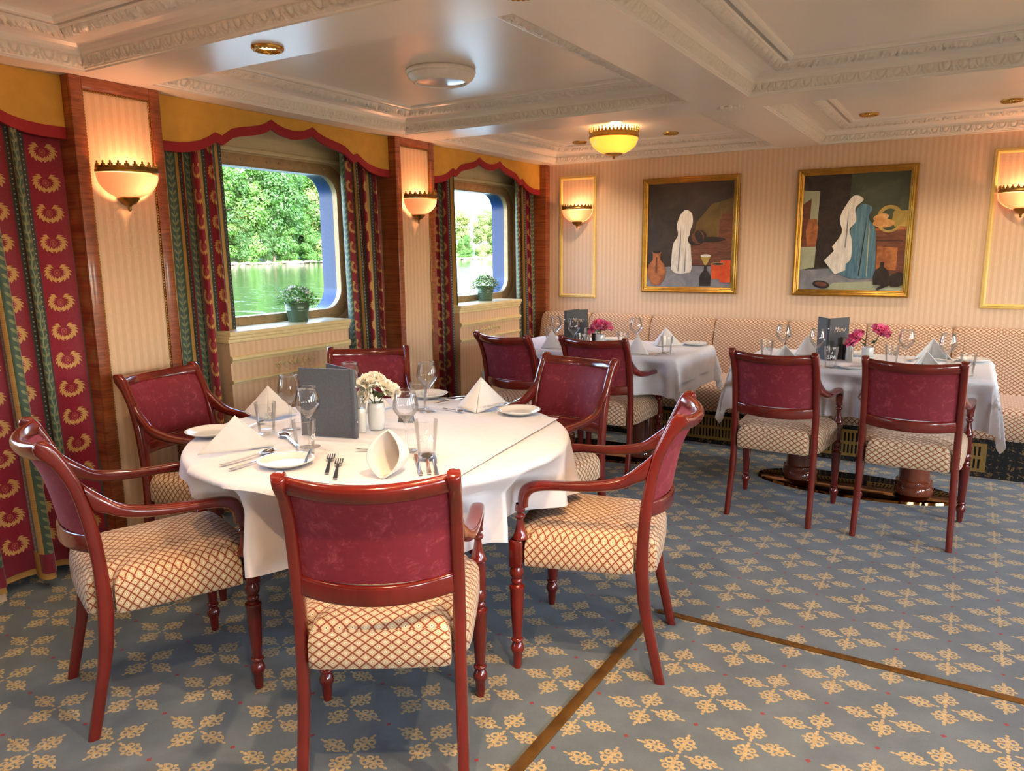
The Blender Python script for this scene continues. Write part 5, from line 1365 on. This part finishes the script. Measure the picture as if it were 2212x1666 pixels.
def tree_proto(k, lm):
    rr = random.Random(50 + k); r = thing('riverside_tree', '', 'tree', (0, 0, 0), 0, 'trees on the far bank')
    m = MB(); m.tube(smooth_curve([(0, 0, -1), (0.2, 0.1, 5), (-0.2, 0.3, 11), (0.1, 0, 17)], 4), [0.35 - 0.02 * i for i in range(13)], 8)
    for q in range(7):
        a = rr.random() * 6.28; z = 5 + q * 1.5; m.tube([(0, 0, z), (2.0 * math.cos(a), 2.0 * math.sin(a), z + 1.8), (3.6 * math.cos(a), 3.6 * math.sin(a), z + 2.6)], [0.16, 0.1, 0.04], 6)
    m.build('trunk', bark, r, sharp=0)
    m = MB(); lobes = [(rr.uniform(-2.6, 2.6), rr.uniform(-3.0, 3.0), rr.uniform(1.0, 20.5), rr.uniform(1.6, 3.1)) for _ in range(30)] + [(0, 0, 22, 2.2)]
    for (lx, ly, lz, lr) in lobes:
        for i in range(int(200 * lr)):
            d = Vector((rr.gauss(0, 1), rr.gauss(0, 1), rr.gauss(0, 1))).normalized() * lr * rr.uniform(0.72, 1.05)
            p = Vector((lx, ly, lz)) + Vector((d.x, d.y, d.z * 0.75)); s = rr.uniform(0.18, 0.42)
            nrm = (d.normalized() + Vector((rr.gauss(0, .45), rr.gauss(0, .45), rr.gauss(0.3, .4)))).normalized(); t1 = nrm.orthogonal().normalized(); t2 = nrm.cross(t1)
            a = rr.random() * 6.28; e1 = (t1 * math.cos(a) + t2 * math.sin(a)) * s; e2 = (t2 * math.cos(a) - t1 * math.sin(a)) * s * 0.6
            m.add([tuple(p - e1), tuple(p + e2), tuple(p + e1), tuple(p - e2)], [[0, 1, 2, 3]])
    o = m.build('crown', lm, r, sharp=0, recalc=False); o['kind'] = 'stuff'
    return r
protos = [tree_proto(0, LM[0]), tree_proto(1, LM[1]), tree_proto(2, LM[2])]
TR = []
rr = random.Random(11); y = 92.0
while y < 178: TR.append((-145 + rr.uniform(-2, 2), y, rr.uniform(0.98, 1.2), rr.choice((0, 0, 1)))); y += 5.2
TR += [(-143, 138, 0.95, 2), (-142, 146, 0.85, 2), (-142.5, 127, 0.55, 0), (-142, 113, 0.5, 1), (-142, 103, 0.45, 0), (-142.0, 120, 0.4, 1), (-142, 133, 0.5, 0)]
TR += [(-146, 181, 1.15, 1), (-147, 187, 1.05, 0), (-144, 192, 0.62, 1), (-143, 197, 0.35, 0), (-142.5, 202, 0.28, 0), (-144, 208, 0.34, 0), (-150, 213, 0.72, 2), (-146, 219, 0.66, 2), (-147, 225, 0.74, 2), (-165, 218, 0.95, 0), (-170, 226, 1.0, 1), (-168, 209, 0.80, 0), (-149, 232, 0.75, 0), (-172, 201, 0.5, 1)]
KND = ['mid green broad tree', 'dark green dense tree', 'pale yellow-green tree']
used = [False] * 3
for i, (x, yy, s, k) in enumerate(TR):
    where = 'seen through the nearer plant window' if yy < 165 else 'seen through the farther plant window'
    lab = '%s on the far river bank, %s' % (KND[k], where)
    if not used[k]: o = protos[k]; used[k] = True; o['label'] = lab; o.location = (x, yy, WZ + 0.4)
    else: o = dup(protos[k], (x, yy, WZ + 0.4), rr.random() * 6.28, lab)
    o.rotation_euler = (0, 0, rr.random() * 6.28); o.scale = (s * 1.0, s * 1.0, s)
    o['group'] = '%ss %s' % (KND[k], where)
# house between the trees
r = thing('riverside_house', 'pinkish house with a red roof between the far trees', 'house', (-158, 203.5, 2.5), 0.5)
m = MB(); m.box(-4, 4, -3, 3, -2, 5); m.build('wall', flat('house_plaster', C(206, 176, 164), 0.9), r)
m = MB(); m.prism([(-3.4, 5), (3.4, 5), (0, 8)], -4.4, 4.4, 0, 'x'); m.build('roof', flat('house_roof', C(176, 96, 80), 0.8), r)
m = MB()
for yy in (-2, 0, 2):
    for z in (0.5, 3.2): m.box(3.98, 4.03, yy - 0.45, yy + 0.45, z, z + 1.3)
m.build('window', flat('house_window', C(70, 74, 80), 0.2), r)

# ------------------------------------------------------------------ daylight
w = bpy.data.worlds.new('sky'); sc.world = w; w.use_nodes = True; nt = w.node_tree; nt.nodes.clear()
sk = nt.nodes.new('ShaderNodeTexSky'); sk.sky_type = 'NISHITA'; sk.sun_disc = False; sk.sun_elevation = math.radians(48); sk.sun_rotation = math.radians(120); sk.air_density = 1.0; sk.dust_density = 2.5; sk.ozone_density = 1.0
bg = nt.nodes.new('ShaderNodeBackground'); bg.inputs[1].default_value = 1.6; ow = nt.nodes.new('ShaderNodeOutputWorld')
nt.links.new(sk.outputs[0], bg.inputs[0]); nt.links.new(bg.outputs[0], ow.inputs[0])
d = bpy.data.lights.new('sun', 'SUN'); d.energy = 3.4; d.angle = 0.01; d.color = (1.0, 0.95, 0.86); o = bpy.data.objects.new('sun', d); COL.objects.link(o)
o.rotation_euler = Vector((-0.72, 0.25, -0.85)).to_track_quat('-Z', 'Y').to_euler()
for i, yc in enumerate(WCS):
    for (x, sgn) in ((NX - 0.17, 1), (RX + 0.01, -1)):
        d = bpy.data.lights.new('window_portal', 'AREA'); d.shape = 'RECTANGLE'; d.size = 1.15; d.size_y = 0.85; d.cycles.is_portal = True
        o = bpy.data.objects.new('window_portal', d); COL.objects.link(o); o.location = (x, yc, (WZ0 + WZ1) / 2)
        o.rotation_euler = Vector((sgn, 0, 0)).to_track_quat('-Z', 'Z').to_euler()

# ------------------------------------------------------------------ view and sampling settings
vs_ = sc.view_settings; vs_.view_transform = 'Standard'; vs_.look = 'None'; vs_.gamma = 1.0; vs_.use_curve_mapping = False; vs_.exposure = 1.22
cy = sc.cycles; cy.max_bounces = 8; cy.diffuse_bounces = 4; cy.glossy_bounces = 3; cy.transmission_bounces = 6; cy.transparent_max_bounces = 24
cy.caustics_reflective = False; cy.caustics_refractive = False; cy.sample_clamp_indirect = 6.0; cy.use_denoising = True
cy.use_adaptive_sampling = True; cy.adaptive_threshold = 0.02
